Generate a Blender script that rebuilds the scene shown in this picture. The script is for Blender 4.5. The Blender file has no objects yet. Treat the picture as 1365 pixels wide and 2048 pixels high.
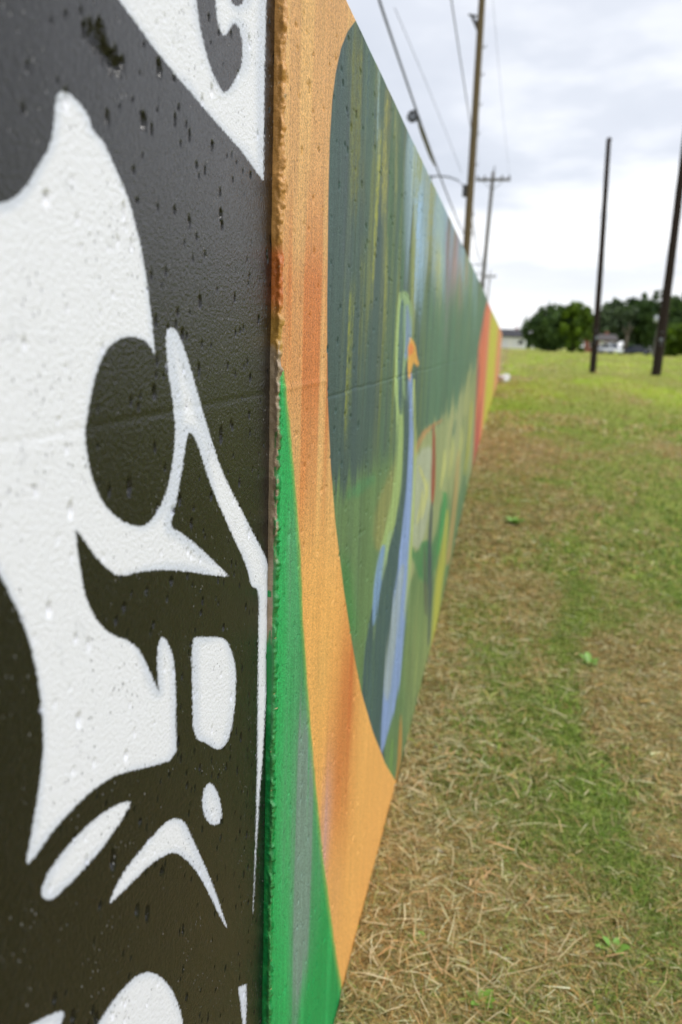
import bpy, bmesh, math, random
import numpy as np
from mathutils import Matrix, Vector

R = math.radians
rng = np.random.default_rng(11)
random.seed(11)
scene = bpy.context.scene
C = scene.collection

# ------------------------------------------------------------------ camera
# photograph: 1365 x 2048, focal length about 1500 of its pixels; the wall runs along +Y
F, CX, CY = 1500.0, 682.5, 1024.0
_vy = np.array([1020 - CX, 690 - CY, F]); _vy /= np.linalg.norm(_vy)      # where the wall runs to
_dn = np.array([459.3 - CX, 6511.0, F]); _dn -= _vy * (_dn @ _vy); _dn /= np.linalg.norm(_dn)
_vx = np.cross(_dn, _vy)
HC = 1.75                                                                 # eye height, metres
M = np.stack([_vx, _vy, -_dn])                                            # image -> world rotation


def ray(px, py):
    return M @ np.array([px - CX, py - CY, F])


def on_plane_x(px, py, x):
    r = ray(px, py); s = x / r[0]
    return r[1] * s, HC + r[2] * s


def at_y(px, py, y):
    r = ray(px, py); s = y / r[1]
    return Vector((r[0] * s, y, HC + r[2] * s))


def project(x, y, z):
    p = np.stack([x, y, z - HC]).reshape(3, -1)
    q = M.T @ p
    q2 = np.maximum(q[2], 1e-3)
    return (CX + F * q[0] / q2).reshape(np.shape(x)), (CY + F * q[1] / q2).reshape(np.shape(x))


cam_d = bpy.data.cameras.new('camera')
cam = bpy.data.objects.new('camera', cam_d); C.objects.link(cam); scene.camera = cam
right, up, back = M[:, 0], -M[:, 1], -M[:, 2]
cam.matrix_world = Matrix(((right[0], up[0], back[0], 0), (right[1], up[1], back[1], 0),
                           (right[2], up[2], back[2], HC), (0, 0, 0, 1)))
cam_d.sensor_fit = 'VERTICAL'; cam_d.sensor_height = 36.0; cam_d.lens = F / 2048 * 36
cam_d.clip_start = 0.02; cam_d.clip_end = 6000
cam_d.dof.use_dof = True; cam_d.dof.focus_distance = 1.06; cam_d.dof.aperture_fstop = 3.6

# ------------------------------------------------------------------ sky, sun, exposure
scene.view_settings.view_transform = 'Standard'; scene.view_settings.look = 'None'
scene.view_settings.exposure = 0.5; scene.view_settings.gamma = 1
SUN_EL, SUN_AZ = R(54), R(98)              # azimuth from +Y (along the wall) towards +X (the field)
sdir = Vector((math.sin(SUN_AZ) * math.cos(SUN_EL), math.cos(SUN_AZ) * math.cos(SUN_EL), math.sin(SUN_EL)))
sl = bpy.data.lights.new('sun', 'SUN'); sl.energy = 1.5; sl.angle = R(14); sl.color = (1, .975, .94)
so = bpy.data.objects.new('sun', sl); C.objects.link(so); so.rotation_euler = sdir.to_track_quat('Z', 'Y').to_euler()
so.location = (5, 5, 30)

world = bpy.data.worlds.new('World'); scene.world = world; world.use_nodes = True
wn = world.node_tree; wn.nodes.clear()


class NT:
    """tiny helper to write node graphs"""
    def __init__(s, tree): s.t = tree
    def n(s, typ, **kw):
        nd = s.t.nodes.new(typ)
        for k, v in kw.items():
            if k.startswith('i_'):
                key = k[2:]
                nd.inputs[int(key) if key.isdigit() else key.replace('_', ' ')].default_value = v
            else: setattr(nd, k, v)
        return nd
    def l(s, a, b): s.t.links.new(a, b)
    def math(s, op, a, b=None, clamp=False):
        nd = s.n('ShaderNodeMath', operation=op); nd.use_clamp = clamp
        for i, v in enumerate((a, b)):
            if v is None: continue
            if isinstance(v, (int, float)): nd.inputs[i].default_value = v
            else: s.l(v, nd.inputs[i])
        return nd.outputs[0]
    def mix(s, fac, a, b, blend='MIX'):
        nd = s.n('ShaderNodeMix', data_type='RGBA', blend_type=blend)
        for sock, v in ((nd.inputs[0], fac), (nd.inputs[6], a), (nd.inputs[7], b)):
            if isinstance(v, (int, float)): sock.default_value = v
            elif isinstance(v, (tuple, list)): sock.default_value = (*v[:3], 1)
            else: s.l(v, sock)
        return nd.outputs[2]
    def ramp(s, fac, stops):
        nd = s.n('ShaderNodeValToRGB'); e = nd.color_ramp.elements
        while len(e) < len(stops): e.new(0.5)
        for el, (p, c) in zip(e, stops):
            el.position = p; el.color = (*c, 1) if isinstance(c, (tuple, list)) else (c, c, c, 1)
        s.l(fac, nd.inputs[0]); return nd.outputs[0]
    def mapr(s, v, a, b, c=0.0, d=1.0, smooth=True):
        nd = s.n('ShaderNodeMapRange', interpolation_type='SMOOTHSTEP' if smooth else 'LINEAR')
        s.l(v, nd.inputs[0])
        for i, q in enumerate((a, b, c, d)): nd.inputs[i + 1].default_value = q
        return nd.outputs[0]
    def noise(s, vec, scale, detail=2.0, rough=0.5, out=0):
        nd = s.n('ShaderNodeTexNoise'); nd.inputs['Scale'].default_value = scale
        nd.inputs['Detail'].default_value = detail; nd.inputs['Roughness'].default_value = rough
        if vec is not None: s.l(vec, nd.inputs['Vector'])
        return nd.outputs[out]
    def mapping(s, vec, scale=(1, 1, 1), loc=(0, 0, 0)):
        nd = s.n('ShaderNodeMapping'); nd.inputs['Scale'].default_value = scale; nd.inputs['Location'].default_value = loc
        s.l(vec, nd.inputs[0]); return nd.outputs[0]


w = NT(wn)
sky = w.n('ShaderNodeTexSky', sky_type='NISHITA', sun_disc=False, sun_elevation=SUN_EL, sun_rotation=SUN_AZ)
tc = w.n('ShaderNodeTexCoord'); sp = w.n('ShaderNodeSeparateXYZ'); w.l(tc.outputs['Generated'], sp.inputs[0])
zz = w.math('ADD', w.math('MAXIMUM', sp.outputs[2], 0.0), 0.16)
cb = w.n('ShaderNodeCombineXYZ')
w.l(w.math('DIVIDE', sp.outputs[0], zz), cb.inputs[0]); w.l(w.math('DIVIDE', sp.outputs[1], zz), cb.inputs[1])
cl = w.noise(w.mapping(cb.outputs[0], (1.0, 1.25, 1), (3.4, 1.15, 0)), 0.85, 5, 0.5)
cl2 = w.noise(w.mapping(cb.outputs[0], (1, 1, 1), (9.1, 2.0, 4)), 2.6, 4, 0.55)
cm = w.math('ADD', w.math('MULTIPLY', cl, 0.78), w.math('MULTIPLY', cl2, 0.22))
cloud = w.ramp(cm, [(0.36, (5.3, 5.65, 6.35)), (0.46, (6.0, 6.3, 6.95)), (0.54, (7.8, 7.95, 8.3)), (0.64, (9.7, 9.7, 9.8))])
hz_ = w.mapr(sp.outputs[2], 0.0, 0.16, 1.0, 0.0)
cloud = w.mix(w.math('MULTIPLY', hz_, 0.85), cloud, (8.4, 8.5, 8.7))
skyc = w.mix(0.93, sky.outputs[0], cloud)
bg = w.n('ShaderNodeBackground'); bg.inputs[1].default_value = 0.1; w.l(skyc, bg.inputs[0])
wo = w.n('ShaderNodeOutputWorld'); w.l(bg.outputs[0], wo.inputs[0])


# ------------------------------------------------------------------ helpers
def srgb(r, g, b):
    f = lambda c: ((c / 255 + 0.055) / 1.055) ** 2.4 if c > 10 else c / 255 / 12.92
    return np.array([f(r), f(g), f(b)])


def new_mat(name, rough=0.7, spec=0.3):
    m = bpy.data.materials.new(name); m.use_nodes = True
    t = NT(m.node_tree); b = m.node_tree.nodes['Principled BSDF']
    b.inputs['Roughness'].default_value = rough; b.inputs['Specular IOR Level'].default_value = spec
    return m, t, b


def plain(name, col, rough=0.7, spec=0.3, nscale=6.0, amt=0.25, metal=0.0, bump=0.0):
    m, t, b = new_mat(name, rough, spec)
    co = t.n('ShaderNodeTexCoord').outputs['Object']
    nz = t.noise(co, nscale, 4, 0.6)
    c = t.mix(nz, tuple(np.array(col) * (1 - amt)), tuple(np.minimum(np.array(col) * (1 + amt), 1)))
    t.l(c, b.inputs['Base Color']); b.inputs['Metallic'].default_value = metal
    if bump:
        bp = t.n('ShaderNodeBump'); bp.inputs['Strength'].default_value = bump; bp.inputs['Distance'].default_value = 0.02
        t.l(nz, bp.inputs['Height']); t.l(bp.outputs[0], b.inputs['Normal'])
    return m


def mesh_np(name, V, Q, mat, parent=None, attrs=None, smooth=False):
    """V (n,3), Q (m,k) faces of one size"""
    me = bpy.data.meshes.new(name); V = np.asarray(V, np.float32); Q = np.asarray(Q, np.int32)
    me.vertices.add(len(V)); me.vertices.foreach_set('co', V.ravel())
    k = Q.shape[1]
    me.loops.add(Q.size); me.loops.foreach_set('vertex_index', Q.ravel())
    me.polygons.add(len(Q)); me.polygons.foreach_set('loop_start', np.arange(len(Q), dtype=np.int32) * k)
    me.polygons.foreach_set('loop_total', np.full(len(Q), k, np.int32))
    me.polygons.foreach_set('use_smooth', np.full(len(Q), smooth, bool))
    me.update(calc_edges=True)
    for an, (typ, data) in (attrs or {}).items():
        a = me.attributes.new(an, typ, 'POINT'); data = np.asarray(data, np.float32)
        if typ == 'FLOAT_COLOR':
            d4 = np.ones((len(V), 4), np.float32); d4[:, :3] = data; a.data.foreach_set('color', d4.ravel())
        else: a.data.foreach_set('value', data.ravel())
    me.materials.append(mat)
    o = bpy.data.objects.new(name, me); C.objects.link(o)
    if parent is not None: o.parent = parent
    return o


def obj_bm(name, bm, mat, parent=None, smooth=False):
    bmesh.ops.recalc_face_normals(bm, faces=bm.faces)
    me = bpy.data.meshes.new(name); bm.to_mesh(me); bm.free()
    for p in me.polygons: p.use_smooth = smooth
    me.materials.append(mat)
    o = bpy.data.objects.new(name, me); C.objects.link(o)
    if parent is not None: o.parent = parent
    return o


def tag(o, label=None, cat=None, group=None, kind=None):
    for k, v in (('label', label), ('category', cat), ('group', group), ('kind', kind)):
        if v: o[k] = v
    return o


def empty(name, loc, rz=0.0):
    o = bpy.data.objects.new(name, None); C.objects.link(o); o.location = loc; o.rotation_euler.z = rz
    o.empty_display_size = 0.2
    return o


def add_box(bm, lo, hi, bev=0.0, taper=None):
    r = bmesh.ops.create_cube(bm, size=1)
    vs = r['verts']
    for v in vs:
        v.co = Vector([lo[i] + (v.co[i] + .5) * (hi[i] - lo[i]) for i in range(3)])
    if bev:
        es = list({e for v in vs for e in v.link_edges})
        bmesh.ops.bevel(bm, geom=es, offset=bev, segments=2, affect='EDGES', profile=.6)
    return vs


def add_tube(bm, pts, radii, seg=10, wob=0.0, cap=True):
    pts = [Vector(p) for p in pts]; rings = []
    for i, p in enumerate(pts):
        d = (pts[min(i + 1, len(pts) - 1)] - pts[max(i - 1, 0)]).normalized()
        a = d.orthogonal().normalized() if abs(d.z) < .9 else Vector((1, 0, 0)) - d * d.x
        a.normalize(); b = d.cross(a)
        rr = radii[i] if hasattr(radii, '__len__') else radii
        rings.append([bm.verts.new(p + (a * math.cos(t) + b * math.sin(t)) * rr * (1 + random.uniform(-wob, wob)))
                      for t in [2 * math.pi * k / seg for k in range(seg)]])
    for r0, r1 in zip(rings, rings[1:]):
        for k in range(seg):
            bm.faces.new((r0[k], r0[(k + 1) % seg], r1[(k + 1) % seg], r1[k]))
    if cap:
        bm.faces.new(rings[0][::-1]); bm.faces.new(rings[-1])


def hash2(ix, iy, seed):
    h = (ix.astype(np.int64) * 374761393 + iy.astype(np.int64) * 668265263 + seed * 1442695041) & 0x7fffffff
    h = ((h ^ (h >> 13)) * 1274126177) & 0x7fffffff
    return ((h ^ (h >> 16)) & 0xffff) / 65535.0


def vnoise(x, y, seed=0):
    x = np.asarray(x, float); y = np.asarray(y, float)
    ix, iy = np.floor(x), np.floor(y); fx, fy = x - ix, y - iy
    fx = fx * fx * (3 - 2 * fx); fy = fy * fy * (3 - 2 * fy)
    a = hash2(ix, iy, seed); b = hash2(ix + 1, iy, seed); c = hash2(ix, iy + 1, seed); d = hash2(ix + 1, iy + 1, seed)
    return (a * (1 - fx) + b * fx) * (1 - fy) + (c * (1 - fx) + d * fx) * fy


def fbm(x, y, seed=0, oct=4):
    s = 0; a = .5
    for i in range(oct):
        s = s + a * vnoise(x * 2 ** i, y * 2 ** i, seed + 17 * i); a *= .5
    return s / (1 - .5 ** oct)


def smst(a, b, x):
    t = np.clip((x - a) / (b - a), 0, 1); return t * t * (3 - 2 * t)


def sd_poly(px, py, poly):
    """signed distance, positive inside"""
    P = np.asarray(poly, float); d2 = np.full(px.shape, 1e12); ins = np.zeros(px.shape, bool)
    for (x0, y0), (x1, y1) in zip(P, np.roll(P, -1, 0)):
        ex, ey = x1 - x0, y1 - y0; L = ex * ex + ey * ey + 1e-12
        t = np.clip(((px - x0) * ex + (py - y0) * ey) / L, 0, 1)
        d2 = np.minimum(d2, (px - x0 - t * ex) ** 2 + (py - y0 - t * ey) ** 2)
        c = (y0 > py) != (y1 > py)
        with np.errstate(divide='ignore', invalid='ignore'):
            ins ^= c & (px < (x1 - x0) * (py - y0) / (y1 - y0 + 1e-12) + x0)
    d = np.sqrt(d2)
    return np.where(ins, d, -d)


def smooth_poly(P, n=2):
    P = np.asarray(P, float)
    for _ in range(n):
        Q = np.roll(P, -1, 0); P = np.stack([.75 * P + .25 * Q, .25 * P + .75 * Q], 1).reshape(-1, 2)
    return P


# ------------------------------------------------------------------ ground
def terrain(x, y):
    x = np.asarray(x, float); y = np.asarray(y, float)
    h = np.interp(y, [-30, 4.2, 6, 8, 12, 40, 150, 260, 5000], [0, 0, .14, .33, .43, .50, .98, 1.15, 1.2])
    near = np.clip(1 - np.hypot(x, y) / 60, 0, 1)
    h = h + near * ((fbm(x * 1.6 + 5, y * 1.6, 3, 3) - .5) * .05 + (fbm(x * 9, y * 9, 8, 2) - .5) * .014)
    return h


def axis(vals):
    return np.unique(np.concatenate(vals))


gx = axis([np.linspace(-4, 6, 161), np.linspace(6, 40, 60), np.linspace(-40, -4, 40), np.geomspace(40, 2500, 14), -np.geomspace(40, 2500, 14)])
gy = axis([np.linspace(-6, 14, 260), np.linspace(14, 60, 90), np.linspace(60, 300, 40), np.geomspace(300, 3000, 10), -np.geomspace(6, 2500, 12)])
GX, GY = np.meshgrid(gx, gy); nx_, ny_ = len(gx), len(gy)
idx = np.arange(nx_ * ny_).reshape(ny_, nx_)
quads = np.stack([idx[:-1, :-1], idx[:-1, 1:], idx[1:, 1:], idx[1:, :-1]], -1).reshape(-1, 4)


def greenness(x, y):
    """0 dry straw .. 1 fresh grass"""
    n = fbm(x * .9 + 3, y * .55, 21, 4); n2 = fbm(x * 3.1, y * 2.3, 31, 3)
    g = (n - .5) * 1.7 + (n2 - .5) * 1.3 + .30
    far = smst(3.5, 17, y + x * 1.2)
    g = g + far * .56 - .5 * smst(.52, .72, fbm(x * .55 + 8, y * .16, 77, 4)) * far * (1 - .6 * smst(25, 60, y)) * np.exp(-np.maximum(x, 0) / 2.2) - .18 * np.exp(-((y - 3.6 - .4 * x) / .8) ** 2)
    strip = np.exp(-((x - .52 - .09 * np.sin(y * 1.4)) / .12) ** 2) * smst(1.9, 2.5, y) * (1 - smst(4.8, 7, y))
    g = g + strip * .6
    wall = np.exp(-np.maximum(x + .3, 0) / .22) * .34 + np.exp(-np.maximum(x + .3, 0) / .9) * .22
    g = g - wall
    return np.clip(g, 0, 1)


m_ground, t, b = new_mat('field_soil_and_turf', 0.95, 0.1)
att = t.n('ShaderNodeAttribute', attribute_name='green').outputs['Fac']
co = t.n('ShaderNodeTexCoord').outputs['Object']
n1 = t.noise(co, 55, 5, .65); n2 = t.noise(co, 7, 4, .6); n3 = t.noise(t.mapping(co, (1, .35, 1)), .35, 4, .6)
dry = t.mix(n1, tuple(srgb(78, 66, 44)), tuple(srgb(176, 158, 108)))  # soil tone lowered, shadow between the blades put into its colour
grn = t.mix(n2, tuple(srgb(104, 118, 50)), tuple(srgb(168, 186, 78)))
grn = t.mix(t.math('MULTIPLY', t.mapr(n3, .46, .66), .9), grn, tuple(srgb(190, 178, 116)))
t.l(t.mix(t.math('ADD', att, t.math('MULTIPLY', t.math('SUBTRACT', n1, .5), .5), True), dry, grn), b.inputs['Base Color'])
bp = t.n('ShaderNodeBump'); bp.inputs['Strength'].default_value = .7; bp.inputs['Distance'].default_value = .02
t.l(n1, bp.inputs['Height']); t.l(bp.outputs[0], b.inputs['Normal'])
ground = mesh_np('ground', np.stack([GX, GY, terrain(GX, GY)], -1).reshape(-1, 3), quads, m_ground,
                 attrs={'green': ('FLOAT', greenness(GX, GY).ravel())}, smooth=True)
tag(ground, 'dry mown grass field of straw and green turf beside the mural wall', 'ground', kind='structure')

# ------------------------------------------------------------------ mural wall
D2 = 0.308                   # right panels: distance of their face from the camera's path
D1 = D2 + 0.013              # near panel sits a little behind
YC = 1.010                   # joint between the near panel and the heron panel
TOP = HC + 0.547             # wall crest
ZB = -0.35
THK = 0.22
wall = empty('mural_wall', (-D2 - THK / 2, YC, 0))
tag(wall, 'long painted concrete wall with heron mural and black and white stencil panel', 'wall')


def wall_top(y):
    return TOP - .05 * smst(7, 12, y) - .10 * smst(10, 34, y)


# --- near panel: black with white stencil shapes, pixel outlines laid onto the wall plane
WHITE = dict(
    big=[(-260, 425), (0, 407), (25, 400), (52, 375), (80, 330), (104, 287), (109, 240), (112, 200), (120, 180), (136, 184), (160, 205), (180, 235),
         (186, 262), (203, 276), (215, 300), (236, 345), (258, 395), (273, 450), (285, 500), (296, 560), (303, 615), (308, 665), (313, 718),
         (305, 694), (286, 677), (258, 672), (235, 680), (212, 702), (195, 740), (183, 790), (174, 850), (172, 880), (178, 922), (190, 968), (210, 1010),
         (240, 1040), (272, 1053), (295, 1051), (318, 1022), (338, 972), (349, 910), (352, 860), (348, 800), (340, 760), (335, 710), (334, 672),
         (340, 655), (354, 657), (368, 690), (383, 735), (398, 790), (410, 833), (430, 900), (450, 955), (478, 1008), (508, 1068), (531, 1112),
         (541, 1142), (539, 1210), (536, 1300), (529, 1450), (521, 1560), (515, 1650), (505, 1852), (509, 1750), (512, 1650), (514, 1550),
         (516, 1400), (518, 1250), (519, 1179), (501, 1171), (497, 1140), (480, 1100), (460, 1058), (431, 992), (415, 950), (401, 903), (391, 876),
         (380, 863), (375, 872), (368, 920), (360, 970), (350, 1018), (340, 1053), (360, 1064), (390, 1086), (420, 1114), (445, 1139), (462, 1155),
         (420, 1150), (370, 1142), (320, 1139), (280, 1144), (245, 1153), (228, 1147), (208, 1129), (185, 1102), (166, 1073), (152, 1056),
         (157, 1095), (162, 1130), (169, 1175), (180, 1212), (200, 1247), (225, 1270), (262, 1282), (285, 1306), (301, 1342), (312, 1370),
         (320, 1390), (316, 1350), (315, 1310), (318, 1285), (323, 1271), (335, 1281), (347, 1312), (352, 1352), (353, 1450), (354, 1517),
         (300, 1534), (250, 1545), (215, 1560), (170, 1595), (110, 1660), (75, 1710), (52, 1735), (60, 1690), (75, 1610), (87, 1530), (90, 1478),
         (85, 1400), (70, 1312), (46, 1243), (20, 1187), (0, 1150), (-260, 700)],
    upper=[(165, -120), (240, 0), (300, 82), (330, 120), (370, 170), (430, 240), (480, 297), (527, 362), (530, 132), (533, 0), (536, -120)],
    slit=[(266, 1603), (255, 1626), (235, 1656), (205, 1700), (165, 1745), (130, 1780), (110, 1798), (92, 1801), (83, 1786), (92, 1758), (115, 1720), (150, 1680), (190, 1640), (225, 1615), (250, 1604)],
    arch=[(217, 1813), (235, 1770), (255, 1735), (300, 1680), (330, 1645), (350, 1636), (368, 1641), (382, 1670), (405, 1720), (430, 1780), (450, 1840), (456, 1860), (440, 1832),
          (420, 1791), (400, 1752), (380, 1726), (360, 1709), (345, 1704), (325, 1712), (295, 1735), (265, 1765), (240, 1790)],
    block=[(384, 1276), (400, 1274), (430, 1274), (447, 1276), (458, 1288), (468, 1315), (473, 1350), (470, 1420), (460, 1475), (447, 1496), (435, 1500), (415, 1487), (388, 1476), (386, 1400)],
    spot=[(419, 1563), (432, 1575), (442, 1605), (445, 1633), (440, 1648), (425, 1651), (412, 1640), (403, 1610), (407, 1580)],
    fleck=[(477, 1975), (492, 1968), (493, 2000), (491, 2060), (487, 2060)],
    low=[(190, 2060), (220, 2010), (260, 1962), (290, 1942), (320, 1950), (345, 1980), (360, 2020), (368, 2060), (366, 2120), (300, 2160), (190, 2120)],
    lowleft=[(40, 2060), (100, 2030), (133, 2019), (126, 2040), (110, 2075), (60, 2090)])
DARK = dict(loop=[(392, -40), (393, 0), (400, 48), (409, 92), (424, 141), (440, 174), (449, 188), (462, 176), (477, 149), (486, 125), (486, 84), (479, 54), (470, 44), (462, 55), (450, 74), (440, 60), (433, 30), (431, -40)],
            wedge=[(455, -40), (460, 0), (474, 15), (489, 5), (494, -40)])
SHARP = {'fleck', 'upper'}

ys = axis([np.array([-3., -2, -1, -.4, 0., .15]), np.linspace(.26, YC + .012, 330)])
zs = axis([np.array([ZB]), np.linspace(0, .2, 20), np.linspace(.2, TOP - .004, 760)])
YY, ZZ = np.meshgrid(ys, zs)
PX, PY = project(np.full(YY.shape, -D1), np.maximum(YY, .2), ZZ)
sdw = np.full(YY.shape, -1e3)
for nme, pl in WHITE.items():
    P = np.asarray(pl, float)
    if nme not in SHARP: P = smooth_poly(P, 1)
    sdw = np.maximum(sdw, sd_poly(PX, PY, P))
for nme, pl in DARK.items():
    sdw = np.minimum(sdw, -sd_poly(PX, PY, smooth_poly(pl, 1)))
sdw = np.where(YY < .22, -60, sdw)


def seam_line(pa, pb, x):
    (y0, z0), (y1, z1) = on_plane_x(*pa, x), on_plane_x(*pb, x)
    return lambda y: z0 + (y - y0) * (z1 - z0) / (y1 - y0)


seam1 = seam_line((0, 890), (553, 783), -D1)


def pits(YY, ZZ, n, ylo, yhi, zlo, zhi, smin, smax, depth, seed, extra=()):
    """blow holes left in the cast concrete: real hollows"""
    g = np.random.default_rng(seed); d = np.zeros(YY.shape)
    L = [(g.uniform(ylo, yhi), g.uniform(zlo, zhi), smin + (smax - smin) * g.random() ** 3) for _ in range(n)] + list(extra)
    for (py, pz, s) in L:
        sy, sz = s * g.uniform(.45, .8), s * g.uniform(.9, 1.8)
        c0, c1 = np.searchsorted(ys_ref[0], [py - 3 * sy, py + 3 * sy]); r0, r1 = np.searchsorted(ys_ref[1], [pz - 3 * sz, pz + 3 * sz])
        if c1 <= c0 or r1 <= r0: continue
        a = YY[r0:r1, c0:c1] - py; bb = ZZ[r0:r1, c0:c1] - pz
        q = np.hypot(a / sy, bb / sz) + .35 * (vnoise(YY[r0:r1, c0:c1] * 700, ZZ[r0:r1, c0:c1] * 500, seed) - .5)
        d[r0:r1, c0:c1] = np.maximum(d[r0:r1, c0:c1], depth * min(1, s / .004) * (1 - smst(.45, 1.05, q)))
    return d


ys_ref = (ys, zs)
big = [(*on_plane_x(px, py, -D1), s) for px, py, s in
       [(196, 70, .006), (205, 88, .009), (214, 104, .008), (226, 122, .008), (238, 136, .007), (170, 58, .006), (182, 62, .006), (190, 84, .006), (222, 138, .006), (246, 128, .005), (232, 112, .006), (200, 58, .005), (290, 245, .007), (320, 137, .006), (426, 292, .005),
        (443, 430, .006), (443, 870, .007), (260, 975, .007), (352, 240, .004), (535, 520, .004), (395, 330, .003), (310, 790, .004), (500, 830, .004), (480, 965, .004),
        (360, 1000, .004), (250, 1215, .004), (447, 1255, .005), (228, 1725, .007), (275, 1820, .006), (295, 1825, .006), (400, 1535, .004), (475, 1540, .004)]]
dep = pits(YY, ZZ, 850, .45, YC, .3, TOP, .0018, .0044, .006, 5, big)
dep += .0007 * np.exp(-((ZZ - seam1(YY)) / .0025) ** 2) * (.4 + fbm(YY * 9, YY * 0, 4, 3))
und = (fbm(YY * 6, ZZ * 2.2, 41, 3) - .5) * .003
VX = -D1 - dep + und
nC, nR = len(ys), len(zs); idx = np.arange(nC * nR).reshape(nR, nC)
Q = np.stack([idx[:-1, :-1], idx[:-1, 1:], idx[1:, 1:], idx[1:, :-1]], -1).reshape(-1, 4)
# thickness: crest strip and back face
VT = np.stack([np.full(nC, -D1 - .008), ys, np.full(nC, TOP + .002)], -1)
VBk = np.stack([np.full(nC, -D1 - THK), ys, np.full(nC, TOP + .002)], -1)
VB0 = np.stack([np.full(nC, -D1 - THK), ys, np.full(nC, ZB)], -1)
k0 = nC * nR; i0 = idx[-1]; i1 = k0 + np.arange(nC); i2 = i1 + nC; i3 = i2 + nC
strip = lambda a, c: np.stack([a[:-1], a[1:], c[1:], c[:-1]], -1)
Q = np.concatenate([Q, strip(i0, i1), strip(i1, i2), strip(i2, i3)])
V = np.concatenate([np.stack([VX, YY, ZZ], -1).reshape(-1, 3), VT, VBk, VB0])
sda = np.concatenate([sdw.ravel(), np.full(3 * nC, -60.)])

m_bw, t, b = new_mat('black_and_white_wall_paint', .42, .5)
co = t.n('ShaderNodeTexCoord').outputs['Object']
sd = t.n('ShaderNodeAttribute', attribute_name='white').outputs['Fac']
fine = t.noise(co, 250, 2, .6); mid = t.noise(t.mapping(co, (1, 1, .5)), 60, 3, .6); lo_ = t.noise(t.mapping(co, (1, 1, .3)), 7, 3, .5)
edge = t.math('ADD', sd, t.math('MULTIPLY', t.math('SUBTRACT', fine, .5), 9))
msk = t.mapr(edge, -2.2, 2.2)
halo = t.mapr(t.math('ADD', sd, t.math('MULTIPLY', t.math('SUBTRACT', lo_, .5), 60)), -2, 20)                                   # thinner coat of white along the sprayed edge
whitec = t.mix(halo, tuple(srgb(208, 214, 228)), tuple(srgb(230, 232, 240)))
whitec = t.mix(t.math('MULTIPLY', t.mapr(mid, .62, .78), .35), whitec, tuple(srgb(176, 180, 188)))
blackc = t.mix(lo_, tuple(srgb(12, 12, 12)), tuple(srgb(20, 19, 17)))
blackc = t.mix(t.math('MULTIPLY', t.mapr(mid, .60, .75), .35), blackc, tuple(srgb(30, 28, 24)))
blackc = t.mix(t.mapr(fine, .45, .75), blackc, tuple(srgb(34, 34, 36)))
# pinholes: glints painted pale on black, hollow shade painted dark on white
vo = t.n('ShaderNodeTexVoronoi'); vo.inputs['Scale'].default_value = 150; t.l(t.mapping(co, (1, 1.3, .6)), vo.inputs['Vector'])
spk = t.math('MULTIPLY', t.mapr(vo.outputs['Distance'], .17, .10), t.mapr(t.noise(co, 26, 2), .52, .60))
t.l(t.mix(t.math('MULTIPLY', spk, .7), t.mix(msk, blackc, whitec), t.mix(msk, tuple(srgb(165, 165, 165)), tuple(srgb(90, 92, 98)))), b.inputs['Base Color'])
t.l(t.mix(msk, (.25, .25, .25), (.55, .55, .55)), b.inputs['Roughness'])
bp = t.n('ShaderNodeBump'); bp.inputs['Strength'].default_value = .48; bp.inputs['Distance'].default_value = .0028
t.l(t.math('ADD', fine, t.math('MULTIPLY', mid, .25)), bp.inputs['Height'])
bp2 = t.n('ShaderNodeBump'); bp2.inputs['Strength'].default_value = .9; bp2.inputs['Distance'].default_value = .003; bp2.invert = True
t.l(spk, bp2.inputs['Height']); t.l(bp.outputs[0], bp2.inputs['Normal']); t.l(bp2.outputs[0], b.inputs['Normal'])


def local(V): return V - np.array(wall.location)


tag(mesh_np('concrete_panel', local(V), Q, m_bw, wall, {'white': ('FLOAT', sda)}, True), 'near panel painted black with white stencil shapes')

# --- heron panel
Y2 = 10.2
ys = axis([YC + .006 + (Y2 - YC - .006) * (np.geomspace(1, 14, 380) - 1) / 13, np.array([Y2])])
zs = axis([np.array([ZB]), np.linspace(0, TOP - .004, 720)])
YY, ZZ = np.meshgrid(ys, zs)
PX, PY = project(np.full(YY.shape, -D2), YY, ZZ)
arch = [(716, 36), (708, 46), (696, 62), (683, 95), (672, 145), (665, 200), (660, 280), (657, 400), (655, 600), (656, 800), (662, 930), (672, 1050), (688, 1180),
        (705, 1290), (722, 1380), (745, 1460), (770, 1525), (790, 1560), (800, 1562), (815, 1700), (1010, 1300), (1010, 300), (800, -60)]
sd_in = sd_poly(PX, PY, arch)
gb = [(568, 740), (574, 790), (580, 850), (590, 950), (600, 1100), (607, 1250), (620, 1430), (632, 1570), (645, 1700), (660, 1820), (675, 1920), (688, 1990), (700, 2200), (400, 2200), (400, 700)]
sd_gb = sd_poly(PX, PY, gb)


def lerp(a, c, f): return a + (c - a) * f[..., None]
def full(c): return np.broadcast_to(np.asarray(c), PX.shape + (3,)).copy()


st1 = fbm(YY * 42, ZZ * 1.3, 51, 4); st2 = fbm(YY * 18 + 7, ZZ * .9 + 3, 61, 4); st3 = fbm(YY * 90, ZZ * 3, 71, 3); st4 = fbm(YY * 8, ZZ * .8, 81, 4)
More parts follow.
